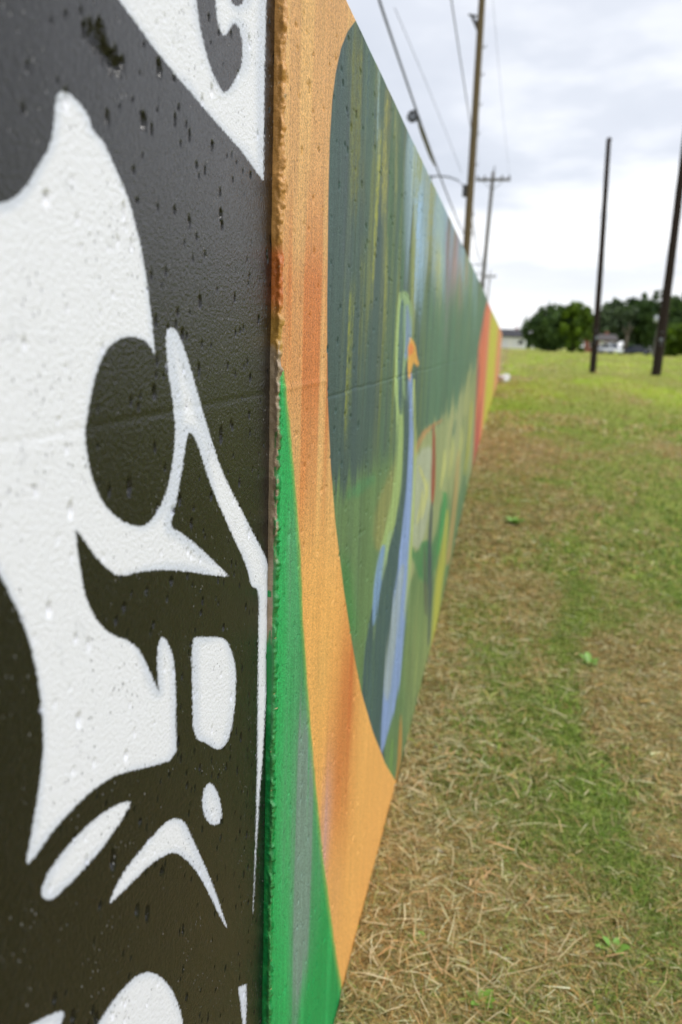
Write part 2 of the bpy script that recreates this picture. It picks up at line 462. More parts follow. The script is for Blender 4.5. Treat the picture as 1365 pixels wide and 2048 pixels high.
# border: orange
g1 = np.interp(PY, [0, 330, 480, 560, 760, 900, 1100, 2048], [0, .05, .45, .8, .8, .45, .05, 0])
col = full(srgb(214, 163, 104))
col = lerp(col, srgb(226, 178, 112), smst(.45, .65, st1))
low = smst(850, 1250, PY)
col = lerp(col, srgb(238, 178, 98), low)
col = lerp(col, srgb(203, 118, 58), np.clip(g1 * 1.1 - smst(.5, .68, st2) * .55, 0, 1))
col = lerp(col, srgb(232, 182, 120), smst(.58, .72, st1) * g1 * .7)
for cx0, cy0, wx, wy, c, a in [(694, 1380, 22, 190, (202, 118, 60), 1.1), (676, 1560, 24, 180, (202, 120, 62), 1.1), (652, 1660, 12, 140, (206, 158, 138), .9),
                               (668, 1800, 14, 120, (214, 160, 104), .5), (640, 1350, 12, 90, (210, 168, 96), .5), (605, 960, 9, 120, (214, 120, 50), .55), (700, 1600, 10, 120, (222, 156, 84), .5)]:
    q = np.exp(-(((PX - cx0 - (PY - cy0) * -.06) / wx) ** 2 + ((PY - cy0) / wy) ** 2) * 1.2)
    col = lerp(col, srgb(*c), np.clip(q * a * (0.7 + .55 * smst(.35, .65, st1)), 0, 1))
col = col * (0.93 + .14 * st3)[..., None]
# border: green with a grey band
gcol = full(srgb(28, 152, 76))
gcol = lerp(gcol, srgb(40, 168, 88), smst(.4, .7, st2))
gcx = np.interp(PY, [800, 1100, 1300, 1550, 1700, 1900, 2048], [580, 590, 592, 607, 606, 600, 588])
gw = np.interp(PY, [800, 1000, 1100, 1300, 1550, 1700, 1900, 2048], [2, 8, 14, 15, 28, 30, 19, 9])
gq = np.exp(-((PX - gcx) / gw) ** 2) * (smst(950, 1100, PY) * (.45 + .55 * smst(1350, 1560, PY))) * (1 - .6 * smst(1900, 2048, PY))
gcol = lerp(gcol, srgb(122, 146, 134), np.clip(gq * (.6 + .9 * smst(.3, .6, st1)), 0, .95))
gcol = lerp(gcol, srgb(150, 180, 84), np.clip((1 - np.abs(sd_gb) / 8), 0, 1) * .7)
gcol = gcol * (0.92 + .16 * st3)[..., None]
border = lerp(col, gcol, smst(-1.5, 1.5, sd_gb + (st3 - .5) * 3))

# inside the oval: dark reeds, water and the heron
ins = full(srgb(66, 88, 84))
ins = lerp(ins, srgb(84, 112, 84), np.clip(smst(690, 800, PX) * .8 + (st4 - .5), 0, 1))
up_ = 1 - smst(560, 950, PY)
ins = lerp(ins, srgb(128, 134, 62), smst(.50, .74, st2) * .6 * smst(672, 720, PX) * (1 - smst(760, 1020, PY)))
ins = lerp(ins, srgb(62, 84, 86), smst(.52, .66, fbm(YY * 11 + 3, ZZ * .7, 91, 3)) * .7 * (1 - smst(800, 1000, PY)))
# blue sky glimpses between the trees
bl = smst(800, 830, PX) * (1 - smst(470, 640, PY - (PX - 820) * .25)) * smst(.40, .58, fbm(YY * 5.5, ZZ * 1.1, 15, 4))
ins = lerp(ins, srgb(150, 178, 196), bl * .85)
ins = lerp(ins, srgb(152, 158, 84), smst(.54, .68, fbm(YY * 6.5 + 9, ZZ * 1.2, 25, 4)) * smst(780, 840, PX) * (1 - smst(560, 760, PY)) * .8)
ins = lerp(ins, srgb(150, 124, 138), np.exp(-((PX - 905 + (PY - 540) * .14) / 9) ** 2) * (1 - smst(560, 660, PY)) * smst(380, 450, PY) * .6)
ins = lerp(ins, srgb(158, 120, 96), np.exp(-((PX - 922) / 5) ** 2) * (1 - smst(600, 640, PY)) * smst(500, 540, PY) * .5)
def streak(x0, y0, x1, y1, hw, c, a=.8, soft=6., seed=0):
    global ins
    tt = np.clip((PY - y0) / (y1 - y0), 0, 1); dx_ = np.abs(PX - (x0 + (x1 - x0) * tt))
    q = (1 - smst(hw * .35, hw + soft * .5, dx_ + (vnoise(YY * 60, ZZ * 5, seed + 300) - .5) * hw)) * smst(y0 - 30, y0 + 60, PY) * (1 - smst(y1 - 90, y1 + 40, PY + (st1 - .5) * 160))
    ins = lerp(ins, srgb(*c), np.clip(q * a * (.35 + .9 * smst(.3, .62, fbm(YY * 75 + seed, ZZ * 2.2, seed + 200, 3))) * (.55 + .75 * smst(.35, .65, fbm(YY * 160, ZZ * 90, 400, 2))), 0, 1))


for i_, S in enumerate([(705, 60, 716, 420, 15, (108, 114, 62), .75, 16), (690, 150, 694, 600, 8, (72, 88, 92), .6, 8), (745, 80, 742, 330, 11, (64, 90, 88), .8, 6), (759, 120, 755, 330, 2.5, (158, 182, 190), .8, 2),
        (776, 170, 766, 430, 8, (150, 150, 76), .85, 6), (762, 250, 738, 640, 4.5, (146, 150, 62), .95, 5), (708, 560, 692, 870, 5, (136, 144, 62), .85, 4), (728, 480, 720, 760, 5, (108, 120, 66), .6, 6),
        (772, 380, 770, 720, 4, (138, 142, 70), .7, 4), (793, 215, 792, 400, 3, (166, 166, 90), .8, 3), (784, 260, 782, 560, 7, (72, 104, 70), .8, 5), (803, 280, 803, 600, 6, (70, 104, 74), .85, 4),
        (830, 250, 830, 420, 14, (156, 178, 178), .85, 8), (836, 360, 838, 640, 9, (150, 184, 214), .9, 7), (858, 330, 862, 560, 10, (154, 156, 92), .85, 7), (878, 380, 880, 600, 9, (164, 190, 180), .8, 7),
        (876, 480, 878, 640, 7, (174, 178, 112), .8, 6), (899, 430, 890, 680, 6, (152, 128, 140), .85, 5), (914, 480, 906, 640, 5, (168, 134, 124), .75, 4), (890, 520, 886, 640, 4, (150, 178, 196), .8, 4),
        (926, 500, 930, 620, 5, (150, 176, 186), .8, 4), (940, 530, 942, 660, 4, (140, 164, 120), .7, 4), (950, 560, 952, 680, 5, (142, 170, 168), .7, 4), (934, 510, 934, 590, 3, (180, 136, 92), .7, 3)]):
    streak(*S, seed=i_)
# mid-green wall of reeds
mg = smst(830, 870, PX) * smst(520, 640, PY)
ins = lerp(ins, srgb(88, 124, 96), mg * .8 * (.5 + .8 * smst(.35, .65, st2)))
ins = lerp(ins, srgb(62, 92, 78), mg * smst(.55, .72, st1) * .55)
# lower water / bank
lw = smst(-30, 30, PY - np.interp(PX, [650, 700, 760, 800, 850, 960], [1010, 960, 930, 905, 905, 900]) + (st1 - .5) * 130)
ins = lerp(ins, srgb(104, 134, 84), lw * (.6 + .5 * st2))
ins = lerp(ins, srgb(74, 132, 72), np.exp(-((PX - 695 - (PY - 1180) * .12) / 14) ** 2) * smst(1080, 1160, PY) * (1 - smst(1240, 1300, PY)) * .9)
ins = lerp(ins, srgb(148, 160, 98), smst(1100, 1350, PY) * smst(790, 840, PX) * (.35 + .8 * smst(.4, .65, st1)))
ins = lerp(ins, srgb(92, 120, 88), smst(1150, 1400, PY) * smst(.52, .7, st1) * .6)


def fill(poly, c, a=1.0, soft=2.0, sm=1, jit=0.):
    global ins
    s = sd_poly(PX, PY, smooth_poly(poly, sm) if sm else poly)
    dry_ = .72 + .42 * smst(.25, .6, fbm(YY * 70 + len(poly), ZZ * 4, 37 + len(poly), 3))
    ton = (.84 + .32 * fbm(YY * 30, ZZ * 3 + len(poly), 47, 3))[..., None]
    f = np.clip(smst(-soft, soft, s + (st1 - .5) * soft * 2.6 + (st3 - .5) * 3 + (fbm(YY * 7, ZZ * 1.2, 88, 3) - .5) * jit) * a * dry_, 0, 1)[..., None]
    ins = ins + (srgb(*c) * ton - ins) * f


def stroke(pts, c, a=1.0, soft=2.0):
    """pts: (x, y, half width)"""
    L = [(x - w_, y) for x, y, w_ in pts] + [(x + w_, y) for x, y, w_ in pts][::-1]
    fill(L, c, a, soft, 1)


fill([(752, 1010), (785, 935), (798, 895), (812, 885), (808, 980), (790, 1060), (768, 1110), (745, 1090)], (146, 146, 88), .7, 7)
fill([(690, 985), (745, 945), (752, 965), (720, 990), (696, 1000)], (70, 138, 92), .5, 8)
# pale bank with orange rim behind the bird
fill([(822, 915), (848, 868), (880, 850), (925, 790), (950, 735), (962, 740), (954, 860), (942, 950), (905, 1000), (880, 1090), (850, 1165), (832, 1130), (818, 1060)], (160, 168, 118), .8, 7, 1, 70)
stroke([(826, 915, 3), (846, 868, 5), (868, 850, 5), (884, 840, 3)], (184, 138, 88), .8, 4)
for x0, y0, x1, y1, w_, c_ in [(890, 830, 880, 960, 5, (150, 160, 112)), (905, 815, 896, 950, 5, (178, 178, 122)), (922, 790, 910, 930, 6, (166, 172, 124)), (938, 745, 926, 900, 6, (160, 164, 108)), (948, 740, 940, 860, 4, (150, 158, 100)), (912, 840, 900, 900, 4, (92, 122, 98)), (930, 830, 922, 900, 3, (100, 128, 92))]:
    stroke([(x0, y0, 1), ((x0 + x1) / 2, (y0 + y1) / 2, w_), (x1, y1, 1.5)], c_, .85, 4)
fill([(826, 925), (852, 890), (870, 900), (862, 1010), (848, 1080), (832, 1105), (820, 1060)], (170, 178, 152), .9, 4)
for x0, y0, x1, y1 in [(838, 930, 858, 1000), (846, 980, 834, 1050), (890, 900, 880, 980), (905, 870, 898, 960), (925, 850, 915, 930), (858, 960, 842, 1040)]:
    stroke([(x0, y0, 1.5), ((x0 + x1) / 2 + 3, (y0 + y1) / 2, 3.5), (x1, y1, 1)], (196, 198, 120), .75, 2)
fill([(818, 1085), (834, 1110), (850, 1075), (868, 1090), (884, 1000), (893, 980), (890, 1040), (876, 1120), (862, 1165), (848, 1170), (832, 1140)], (76, 132, 82), .95, 3)
stroke([(885, 985, 2), (893, 985, 4), (886, 1060, 4), (876, 1110, 3)], (64, 150, 84), .9, 2)
stroke([(868, 850, 2), (869, 900, 3), (867, 960, 4), (865, 1010, 2)], (150, 70, 52), .95, 1.5)
stroke([(864, 1005, 2), (860, 1080, 4), (860, 1150, 5), (860, 1220, 3), (858, 1290, 1.5)], (70, 84, 86), .9, 2)
stroke([(850, 1090, 1), (850, 1150, 3), (852, 1230, 2)], (84, 84, 76), .8, 2)
stroke([(895, 1020, 2), (888, 1100, 6), (877, 1180, 7), (870, 1260, 4), (862, 1330, 2)], (184, 184, 76), .85, 3)
stroke([(918, 900, 2), (912, 980, 4), (905, 1060, 5), (895, 1130, 4)], (178, 150, 96), .8, 3)
stroke([(936, 880, 3), (928, 960, 4), (918, 1040, 4), (908, 1090, 3)], (96, 128, 92), .85, 3)
stroke([(944, 800, 2), (938, 880, 3), (930, 950, 2)], (184, 180, 70), .8, 2)
# heron: pale edge, grey-blue neck, long blue plume
stroke([(801, 600, 4), (797, 680, 5), (797, 760, 6), (803, 860, 8), (800, 950, 9), (788, 1030, 10), (768, 1110, 10), (753, 1190, 8), (745, 1280, 5)], (158, 184, 116), .9, 3)
stroke([(808, 582, 5), (812, 600, 11), (813, 640, 13), (812, 690, 12), (812, 740, 10), (813, 800, 8)], (140, 168, 120), .95, 2.5)
stroke([(806, 600, 3), (803, 640, 5), (802, 690, 6), (800, 760, 6), (803, 830, 5)], (76, 108, 108), .9, 2)
stroke([(815, 610, 3), (817, 650, 6), (817, 690, 6), (812, 720, 4)], (124, 148, 176), .9, 3)
stroke([(800, 585, 2), (797, 640, 2), (794, 700, 2.5), (793, 770, 2.5), (796, 850, 2)], (166, 192, 124), .85, 1.5)
stroke([(817, 720, 7), (818, 800, 8), (816, 880, 9), (813, 960, 10), (806, 1030, 12), (793, 1100, 15), (774, 1170, 21), (760, 1260, 25), (749, 1350, 24), (745, 1430, 22), (757, 1500, 12), (768, 1540, 3)], (66, 92, 92), 1, 2.5)
stroke([(768, 1090, 5), (760, 1140, 8), (751, 1200, 6), (747, 1250, 2)], (122, 154, 192), .9, 3)
stroke([(782, 1060, 3), (772, 1110, 4), (764, 1160, 2)], (150, 176, 130), .8, 2)
stroke([(822, 745, 3), (823, 840, 4), (822, 920, 6), (819, 1000, 8), (813, 1080, 10), (804, 1170, 13), (796, 1260, 15), (788, 1340, 16), (779, 1410, 13), (770, 1460, 8), (764, 1505, 2)], (136, 160, 206), 1, 2.5)
stroke([(806, 1130, 5), (792, 1220, 8), (780, 1320, 8), (774, 1400, 6)], (160, 172, 160), .6, 3)
stroke([(829, 760, 1.5), (830, 860, 2), (829, 960, 2.5), (824, 1060, 3), (817, 1150, 3), (810, 1240, 2)], (176, 192, 110), .85, 2)
fill([(816, 694), (823, 676), (829, 684), (833, 702), (838, 727), (835, 736), (829, 722), (824, 735), (821, 765), (817, 740)], (222, 166, 74), 1, 1.2, 0)
fill([(818, 697), (824, 686), (828, 694), (826, 707), (818, 712)], (222, 130, 66), 1, 1.5, 0)
stroke([(802, 1428, 1), (801, 1470, 3), (798, 1530, 3), (792, 1570, 2)], (206, 140, 64), .8, 2)
stroke([(786, 1480, 2), (783, 1530, 3), (784, 1556, 2)], (112, 150, 74), .8, 3)
ins = ins * (0.72 + .56 * st3)[..., None] * (.86 + .28 * fbm(YY * 130, ZZ * 5, 57, 2))[..., None]
# far end of the panel: rose and orange bands
rb = np.interp(PY, [560, 620, 700, 900, 1000], [985, 970, 957, 948, 940])
red = smst(-3, 3, PX - rb)
rc = lerp(full(srgb(214, 118, 78)), srgb(168, 84, 78), smst(.4, .6, fbm(YY * 3, ZZ * 1.5, 33, 3)))
ins = lerp(ins, rc, red)

seamA = seam_line((575, 776), (656, 761), -D2); seamB = seam_line((661, 792), (830, 745), -D2)
ys_ref = (ys, zs)
dep = pits(YY, ZZ, 2600, YC + .01, 3.2, .2, TOP, .0022, .0056, .0065, 9)
dep += .0022 * np.exp(-((ZZ - seamB(YY) - (fbm(YY * 14, YY * 0, 6, 3) - .5) * .006) / .002) ** 2) * smst(-2, 4, sd_in) * (1 - smst(6, 9, YY))
dep -= .0012 * np.exp(-((ZZ - seamA(YY)) / .004) ** 2) * (1 - smst(-4, 2, sd_in))
VX = -D2 - dep + (fbm(YY * 5, ZZ * 2, 43, 3) - .5) * .003
tp = wall_top(ys); sc = (tp - .004) / (TOP - .004); ZW = ZZ * np.where(ZZ > 0, sc[None, :], 1)
nC, nR = len(ys), len(zs); idx = np.arange(nC * nR).reshape(nR, nC)
Q = np.stack([idx[:-1, :-1], idx[:-1, 1:], idx[1:, 1:], idx[1:, :-1]], -1).reshape(-1, 4)
jit = (vnoise(ys * 60, ys * 0, 5) - .5) * .004
VT = np.stack([np.full(nC, -D2 - .006), ys, tp + .002 + jit], -1); VBk = np.stack([np.full(nC, -D2 - THK), ys, tp + .002], -1); VB0 = np.stack([np.full(nC, -D2 - THK), ys, np.full(nC, ZB)], -1)
k0 = nC * nR; i0 = idx[-1]; i1 = k0 + np.arange(nC); i2 = i1 + nC; i3 = i2 + nC
Q = np.concatenate([Q, strip(i0, i1), strip(i1, i2), strip(i2, i3)])
V = np.concatenate([np.stack([VX, YY, ZW], -1).reshape(-1, 3), VT, VBk, VB0])
ext = lambda a, f=None: np.concatenate([a.reshape(nC * nR, -1)] + [a[-1].reshape(nC, -1)] * 3)

m_mural, t, b = new_mat('mural_paint_on_concrete', .62, .35)
co = t.n('ShaderNodeTexCoord').outputs['Object']
sd = t.n('ShaderNodeAttribute', attribute_name='inside').outputs['Fac']
ca = t.n('ShaderNodeAttribute', attribute_name='paint_in').outputs['Color']; cbd = t.n('ShaderNodeAttribute', attribute_name='paint_border').outputs['Color']
fine = t.noise(co, 340, 3, .65); mid = t.noise(t.mapping(co, (1, 1, .35)), 70, 3, .6)
brush = t.noise(t.mapping(co, (1, 1, .02)), 190, 2, .6)
msk = t.mapr(t.math('ADD', sd, t.math('MULTIPLY', t.math('SUBTRACT', fine, .5), 3)), -1.2, 1.2)
c = t.mix(msk, cbd, ca)
c = t.mix(1.0, c, t.ramp(fine, [(.28, .42), (.5, 1.0), (.74, 1.5)]), 'MULTIPLY')
c = t.mix(1.0, c, t.ramp(brush, [(.25, .80), (.5, 1.0), (.8, 1.16)]), 'MULTIPLY')
vo = t.n('ShaderNodeTexVoronoi'); vo.inputs['Scale'].default_value = 80; t.l(t.mapping(co, (1, 1.2, .55)), vo.inputs['Vector'])
spk = t.math('MULTIPLY', t.mapr(vo.outputs['Distance'], .15, .09), t.mapr(t.noise(co, 27, 1), .52, .58))
c = t.mix(t.math('MULTIPLY', spk, .45), c, tuple(srgb(60, 55, 48)))  # shade inside the small pits put into the paint colour
t.l(c, b.inputs['Base Color'])
bp = t.n('ShaderNodeBump'); bp.inputs['Strength'].default_value = .8; bp.inputs['Distance'].default_value = .0025
t.l(t.math('ADD', fine, mid), bp.inputs['Height'])
bp2 = t.n('ShaderNodeBump'); bp2.inputs['Strength'].default_value = .9; bp2.inputs['Distance'].default_value = .003; bp2.invert = True
t.l(spk, bp2.inputs['Height']); t.l(bp.outputs[0], bp2.inputs['Normal']); t.l(bp2.outputs[0], b.inputs['Normal'])
heron = mesh_np('concrete_panel', local(V), Q, m_mural, wall,
                {'inside': ('FLOAT', ext(sd_in)), 'paint_in': ('FLOAT_COLOR', ext(ins)), 'paint_border': ('FLOAT_COLOR', ext(border))}, True)
tag(heron, 'panel painted with a heron inside an orange and green border')

# --- lumpy paint-covered arris and end face of the heron panel, standing proud of the near panel
zr = np.linspace(ZB, TOP - .002, 1700)
prof = [(-.030, 0, 0), (-.013, 0, 0), (-.0105, -.0004, .3), (-.008, -.0004, .35), (-.006, -.0005, .5), (-.004, -.001, .8), (-.002, -.0016, 1), (-.0005, -.0008, 1),
        (.0010, .0008, 1), (.0014, .0028, .9), (.0012, .0048, .6), (.0006, .0068, .35), (.0001, .0095, .1), (-.0016, .012, 0)]
pv = []; pc = []
wander = (fbm(zr * 9, zr * 0, 77, 4) - .5) * .010 + (fbm(zr * 45, zr * 0 + 4, 78, 3) - .5) * .006
zpx = project(np.full(zr.shape, -D2), np.full(zr.shape, YC), zr)[1]
k = np.clip(zpx, -200, 2300)
orange_t = srgb(206, 152, 84); orange_d = srgb(196, 112, 50); bare = srgb(164, 144, 120); grn_ = srgb(16, 138, 66)
for j, (dx, dy, wgt) in enumerate(prof):
    a = .5 + j * .31
    lump = (fbm(zr * 75, zr * 0 + a * 1.2, 13, 2) - .42) * .011 + (vnoise(zr * 210, zr * 0 + a * 2.0, 14) - .45) * .0046
    lump = np.maximum(lump, -.0014)
    nx, ny = (.45, -.9) if j < 8 else (.95, -.25)
    pv.append(np.stack([-D2 + dx + nx * lump * wgt, YC + dy + ny * lump * wgt + wander * (.5 if j < 13 else 0), zr], -1))
    cc = np.where((k < 480)[:, None], orange_t, orange_d)
    f1 = smst(440, 520, k + (vnoise(zr * 40, zr * 0, 2) - .5) * 60)[:, None]; cc = orange_t * (1 - f1) + orange_d * f1
    f15 = smst(590, 650, k)[:, None]; cc = cc * (1 - f15) + srgb(190, 146, 72) * f15
    sw = (vnoise(zr * 60, zr * 0 + j * .7, 3) - .5) * 90
    f2 = smst(690, 715, k + sw * .4)[:, None]; cc = cc * (1 - f2) + bare * f2
    if j >= 8:
        f3 = smst(745, 775, k + sw * .5)[:, None]
    elif j >= 5:
        f3 = (smst(1040, 1130, k + sw) * .9 + .0)[:, None]
        sp_ = (vnoise(zr * 120, zr * 0 + j, 6) > .62)[:, None] * smst(800, 900, k)[:, None]; f3 = np.maximum(f3, sp_ * .8)
    else:
        f3 = np.clip(smst(1255, 1285, k + sw * .5) + (vnoise(zr * 50, zr * 0 + j * .4, 9) > .78) * smst(1090, 1120, k) * (1 - smst(1200, 1230, k)), 0, 1)[:, None]
    cc = cc * (1 - f3) + grn_ * f3
    chip = ((vnoise(zr * 260, zr * 0 + j * .9, 16) > .93) & (j in (4, 5, 6, 7, 8)))[:, None]
    cc = np.where(chip, srgb(196, 170, 130), cc)
    pc.append(cc)
pv = np.stack(pv, 1); pc = np.stack(pc, 1); nR, nC = pv.shape[:2]
idx = np.arange(nR * nC).reshape(nR, nC)
Q = np.stack([idx[:-1, :-1], idx[:-1, 1:], idx[1:, 1:], idx[1:, :-1]], -1).reshape(-1, 4)
m_edge, t, b = new_mat('thick_paint_on_panel_edge', .38, .5)
co = t.n('ShaderNodeTexCoord').outputs['Object']
ca = t.n('ShaderNodeAttribute', attribute_name='paint').outputs['Color']
fine = t.noise(co, 450, 3, .6)
t.l(t.mix(1, ca, t.ramp(fine, [(.3, .82), (.7, 1.15)]), 'MULTIPLY'), b.inputs['Base Color'])
bp = t.n('ShaderNodeBump'); bp.inputs['Strength'].default_value = .5; bp.inputs['Distance'].default_value = .002
t.l(fine, bp.inputs['Height']); t.l(bp.outputs[0], b.inputs['Normal'])
tag(mesh_np('panel_edge', local(pv.reshape(-1, 3)), Q, m_edge, heron, {'paint': ('FLOAT_COLOR', pc.reshape(-1, 3))}, True), 'lumpy panel edge in orange, bare concrete and green paint')

# --- the panels further on: yellow, orange and pale bands
def far_panel(y0, y1, bands, seed):
    yy = np.linspace(y0, y1, 60); z_ = np.linspace(ZB, 1, 60); A, B = np.meshgrid(yy, z_)
    tpp = wall_top(yy) ; Z = np.where(B > 0, B * tpp[None, :], B)
    s1 = fbm(A * 2.2, B * 1.6, seed, 4)
    cpos = [p for p, _ in bands]; cols = np.array([srgb(*c) for _, c in bands])
    fr = (A - y0) / (y1 - y0) + (s1 - .5) * .22
    pc = np.stack([np.interp(fr, cpos, cols[:, i]) for i in range(3)], -1) * (.85 + .3 * fbm(A * 9, B * 2, seed + 3, 3))[..., None]
    n_, m_ = B.shape[1], B.shape[0]; idx = np.arange(n_ * m_).reshape(m_, n_)
    Q = np.stack([idx[:-1, :-1], idx[:-1, 1:], idx[1:, 1:], idx[1:, :-1]], -1).reshape(-1, 4)
    Vf = np.stack([np.full(A.shape, -D2), A, Z], -1).reshape(-1, 3)
    VT = np.stack([np.full(n_, -D2 - .008), yy, tpp + .003], -1); VK = np.stack([np.full(n_, -D2 - THK), yy, tpp + .003], -1); V0 = np.stack([np.full(n_, -D2 - THK), yy, np.full(n_, ZB)], -1)
    k0 = n_ * m_; i0 = idx[-1]; i1 = k0 + np.arange(n_); i2 = i1 + n_; i3 = i2 + n_
    Q = np.concatenate([Q, strip(i0, i1), strip(i1, i2), strip(i2, i3)])
    # end caps
    endc = []
    for side in (0, -1):
        col_i = idx[:, side]; endc.append([col_i[0], col_i[-1], i2[side], i3[side]])
    Q = np.concatenate([Q, np.array(endc)])
    pcx = np.concatenate([pc.reshape(-1, 3)] + [pc[-1]] * 3)
    full_in = np.full(len(pcx), 50.)
    return mesh_np('concrete_panel', local(np.concatenate([Vf, VT, VK, V0])), Q, m_mural, wall, {'inside': ('FLOAT', full_in), 'paint_in': ('FLOAT_COLOR', pcx), 'paint_border': ('FLOAT_COLOR', pcx)})


tag(far_panel(Y2 + .015, 15.0, [(0, (214, 116, 86)), (.25, (206, 140, 96)), (.4, (190, 182, 60)), (1, (186, 184, 66))], 5), 'panel painted in rose and yellow bands')
tag(far_panel(15.015, 21, [(0, (194, 186, 60)), (.6, (190, 178, 70)), (.8, (206, 150, 92)), (1, (204, 130, 86))], 6), 'panel painted yellow turning orange')
tag(far_panel(21.015, 30, [(0, (206, 134, 88)), (.5, (212, 150, 110)), (1, (190, 140, 100))], 7), 'end panel painted pale orange')

# ------------------------------------------------------------------ utility poles and wires
m_wood = plain('weathered_pole_wood', srgb(104, 92, 70), .85, .15, 9, .3, bump=.4)
m_woodgrey = plain('grey_pole_wood', srgb(112, 110, 108), .85, .15, 9, .3, bump=.4)
m_wooddark = plain('dark_pole_wood', srgb(46, 38, 34), .85, .15, 9, .35, bump=.4)  # very dark brown wood for the bare field poles
m_wire = plain('cable_sheath', srgb(70, 76, 88), .6, .3)
m_metal = plain('galvanised_metal', srgb(120, 126, 134), .45, .5, metal=.6)
m_ins = plain('dark_insulator', srgb(58, 60, 62), .4, .5)
gh = lambda x, y: float(terrain(x, y))


def pole_mesh(name, h, r0, r1, mat, parent, lean=(0, 0)):
    bm = bmesh.new(); n = 26
    pts = [(lean[0] * (i / n) + .03 * math.sin(i * .16), lean[1] * i / n + .03 * math.cos(i * .13), -.6 + (h + .6) * i / n) for i in range(n + 1)]
    add_tube(bm, pts, [r0 + (r1 - r0) * i / n for i in range(n + 1)], 12, .025)
    return obj_bm(name, bm, mat, parent, True)


def steps(root, h0, h1, n, r):
    for i in range(n):
        bm = bmesh.new(); z = h0 + (h1 - h0) * i / max(1, n - 1); s = 1 if i % 2 else -1
        add_tube(bm, [(0, 0, z), (s * (r + .16), 0, z), (s * (r + .16), 0, z + .04)], .018, 6)
        obj_bm('step_bolt', bm, m_metal, root)


P1Y = 32.0
b1 = at_y(931, 512, P1Y); x1 = b1.x
lean1 = at_y(965, 0, P1Y); h1 = 17.0
g1z = gh(x1, P1Y)
slope = (lean1.x - b1.x) / (lean1.z - b1.z)
pole1 = empty('utility_pole', (x1 - slope * (b1.z - g1z), P1Y, g1z))
tag(pole1, 'tall brown wooden utility pole with curved lamp arm right behind the mural wall', 'utility pole', 'poles of the power line behind the wall')
pole_mesh('pole', h1, .17, .115, m_wood, pole1, (slope * h1, 0))
zl = lambda px, py: at_y(px, py, P1Y)
lc = lambda v: Vector(v) - pole1.location
# brace stub high up on the pole
a0, a1 = lc(zl(961, 66)), lc(zl(944, 32))
bm = bmesh.new(); add_tube(bm, [a0, (a0 + a1) / 2, a1], [.09, .07, .045], 8); add_tube(bm, [a1 + Vector((-.12, 0, .05)), a1 + Vector((.2, 0, -.02))], .04, 6)
add_tube(bm, [lc(zl(961, 64)), lc(zl(955, 40))], .03, 6)
obj_bm('bracket', bm, m_ins, pole1)
# curved arm of a street lamp
A = [lc(zl(*p)) for p in [(935, 388), (928, 372), (915, 360), (898, 354), (880, 352), (862, 353)]]
bm = bmesh.new(); add_tube(bm, A, .032, 8); arm = obj_bm('lamp_arm', bm, m_metal, pole1, True)
bm = bmesh.new(); add_box(bm, A[-1] + Vector((-.55, -.12, -.10)), A[-1] + Vector((.06, .12, .03)), .04); obj_bm('lamp_head', bm, m_metal, arm)
bm = bmesh.new(); add_box(bm, lc(zl(930, 378)) + Vector((-.08, -.1, -.3)), lc(zl(930, 378)) + Vector((.08, .05, .15)), .02); obj_bm('arm_bracket', bm, m_ins, pole1)
for py in (95, 150, 210, 268, 330, 430, 468):
    c0 = lc(zl(965 - py * .068, py)); bm = bmesh.new(); s = 1 if py % 20 else -1
    add_tube(bm, [c0, c0 + Vector((s * .26, 0, 0)), c0 + Vector((s * .26, 0, .07))], .022, 6); obj_bm('step_bolt', bm, m_metal, pole1)


def power_pole(py, px_top, px_low, r0, mat, label, arm_w=2.4):
    tpt = at_y(*px_top, py); lp = at_y(*px_low, py); sl_ = (tpt.x - lp.x) / (tpt.z - lp.z)
    gz = gh(lp.x, py); h = tpt.z - gz
    o = empty('utility_pole', (lp.x - sl_ * (lp.z - gz), py, gz))
    tag(o, label, 'utility pole', 'poles of the power line behind the wall')
    pole_mesh('pole', h, r0, r0 * .7, mat, o, (sl_ * h, 0))
    top = Vector((sl_ * h, 0, h)); bm = bmesh.new()
    add_box(bm, top + Vector((-arm_w / 2, -.16, -.62)), top + Vector((arm_w / 2, -.04, -.44)), .015); ca_ = obj_bm('crossarm', bm, mat, o)
    for k in (-.92, -.5, .5, .92):
        bm = bmesh.new(); q = top + Vector((k * arm_w / 2, -.1, -.44)); add_tube(bm, [q, q + Vector((0, 0, .07)), q + Vector((0, 0, .16)), q + Vector((0, 0, .22))], [.025, .07, .06, .03], 8)
        obj_bm('insulator', bm, m_ins, ca_)
    for s in (-1, 1):
        bm = bmesh.new(); add_tube(bm, [top + Vector((s * arm_w * .3, -.1, -.6)), top + Vector((0, -.1, -1.25))], .022, 6); obj_bm('brace', bm, m_metal, o)
    bm = bmesh.new(); add_tube(bm, [top + Vector((0, 0, -.05)), top + Vector((.03, 0, .4))], [.05, .03], 8); obj_bm('top_insulator', bm, m_ins, o)
    for k in range(3):
        z = h * (.52 - .05 * k); bm = bmesh.new(); add_tube(bm, [(sl_ * z, 0, z), (sl_ * z - .9 + .25 * k, -.1, z + .03)], .03, 6); obj_bm('side_bracket', bm, m_ins, o)
    return o, top


pole2, top2 = power_pole(58, (988, 344), (964, 572), .17, m_woodgrey, 'grey wooden utility pole with one wide crossarm beyond the lamp pole')
pole3, top3 = power_pole(105, (981, 545), (976, 596), .11, m_woodgrey, 'small faint utility pole at the end of the power line', 1.6)


def cable(name, pts, r, label, mat=m_wire, group=None):
    bm = bmesh.new(); add_tube(bm, pts, r, 6)
    return tag(obj_bm(name, bm, mat, None, True), label, 'cable', group)


def wire_through(pix, x0, pend):
    """a wire running beside the wall in the plane x = x0 + k*y, through the picture points"""
    out = []
    for p in pix:
        r = ray(*p); s = x0 / r[0]; out.append(Vector((x0, r[1] * s, HC + r[2] * s)))
    return out


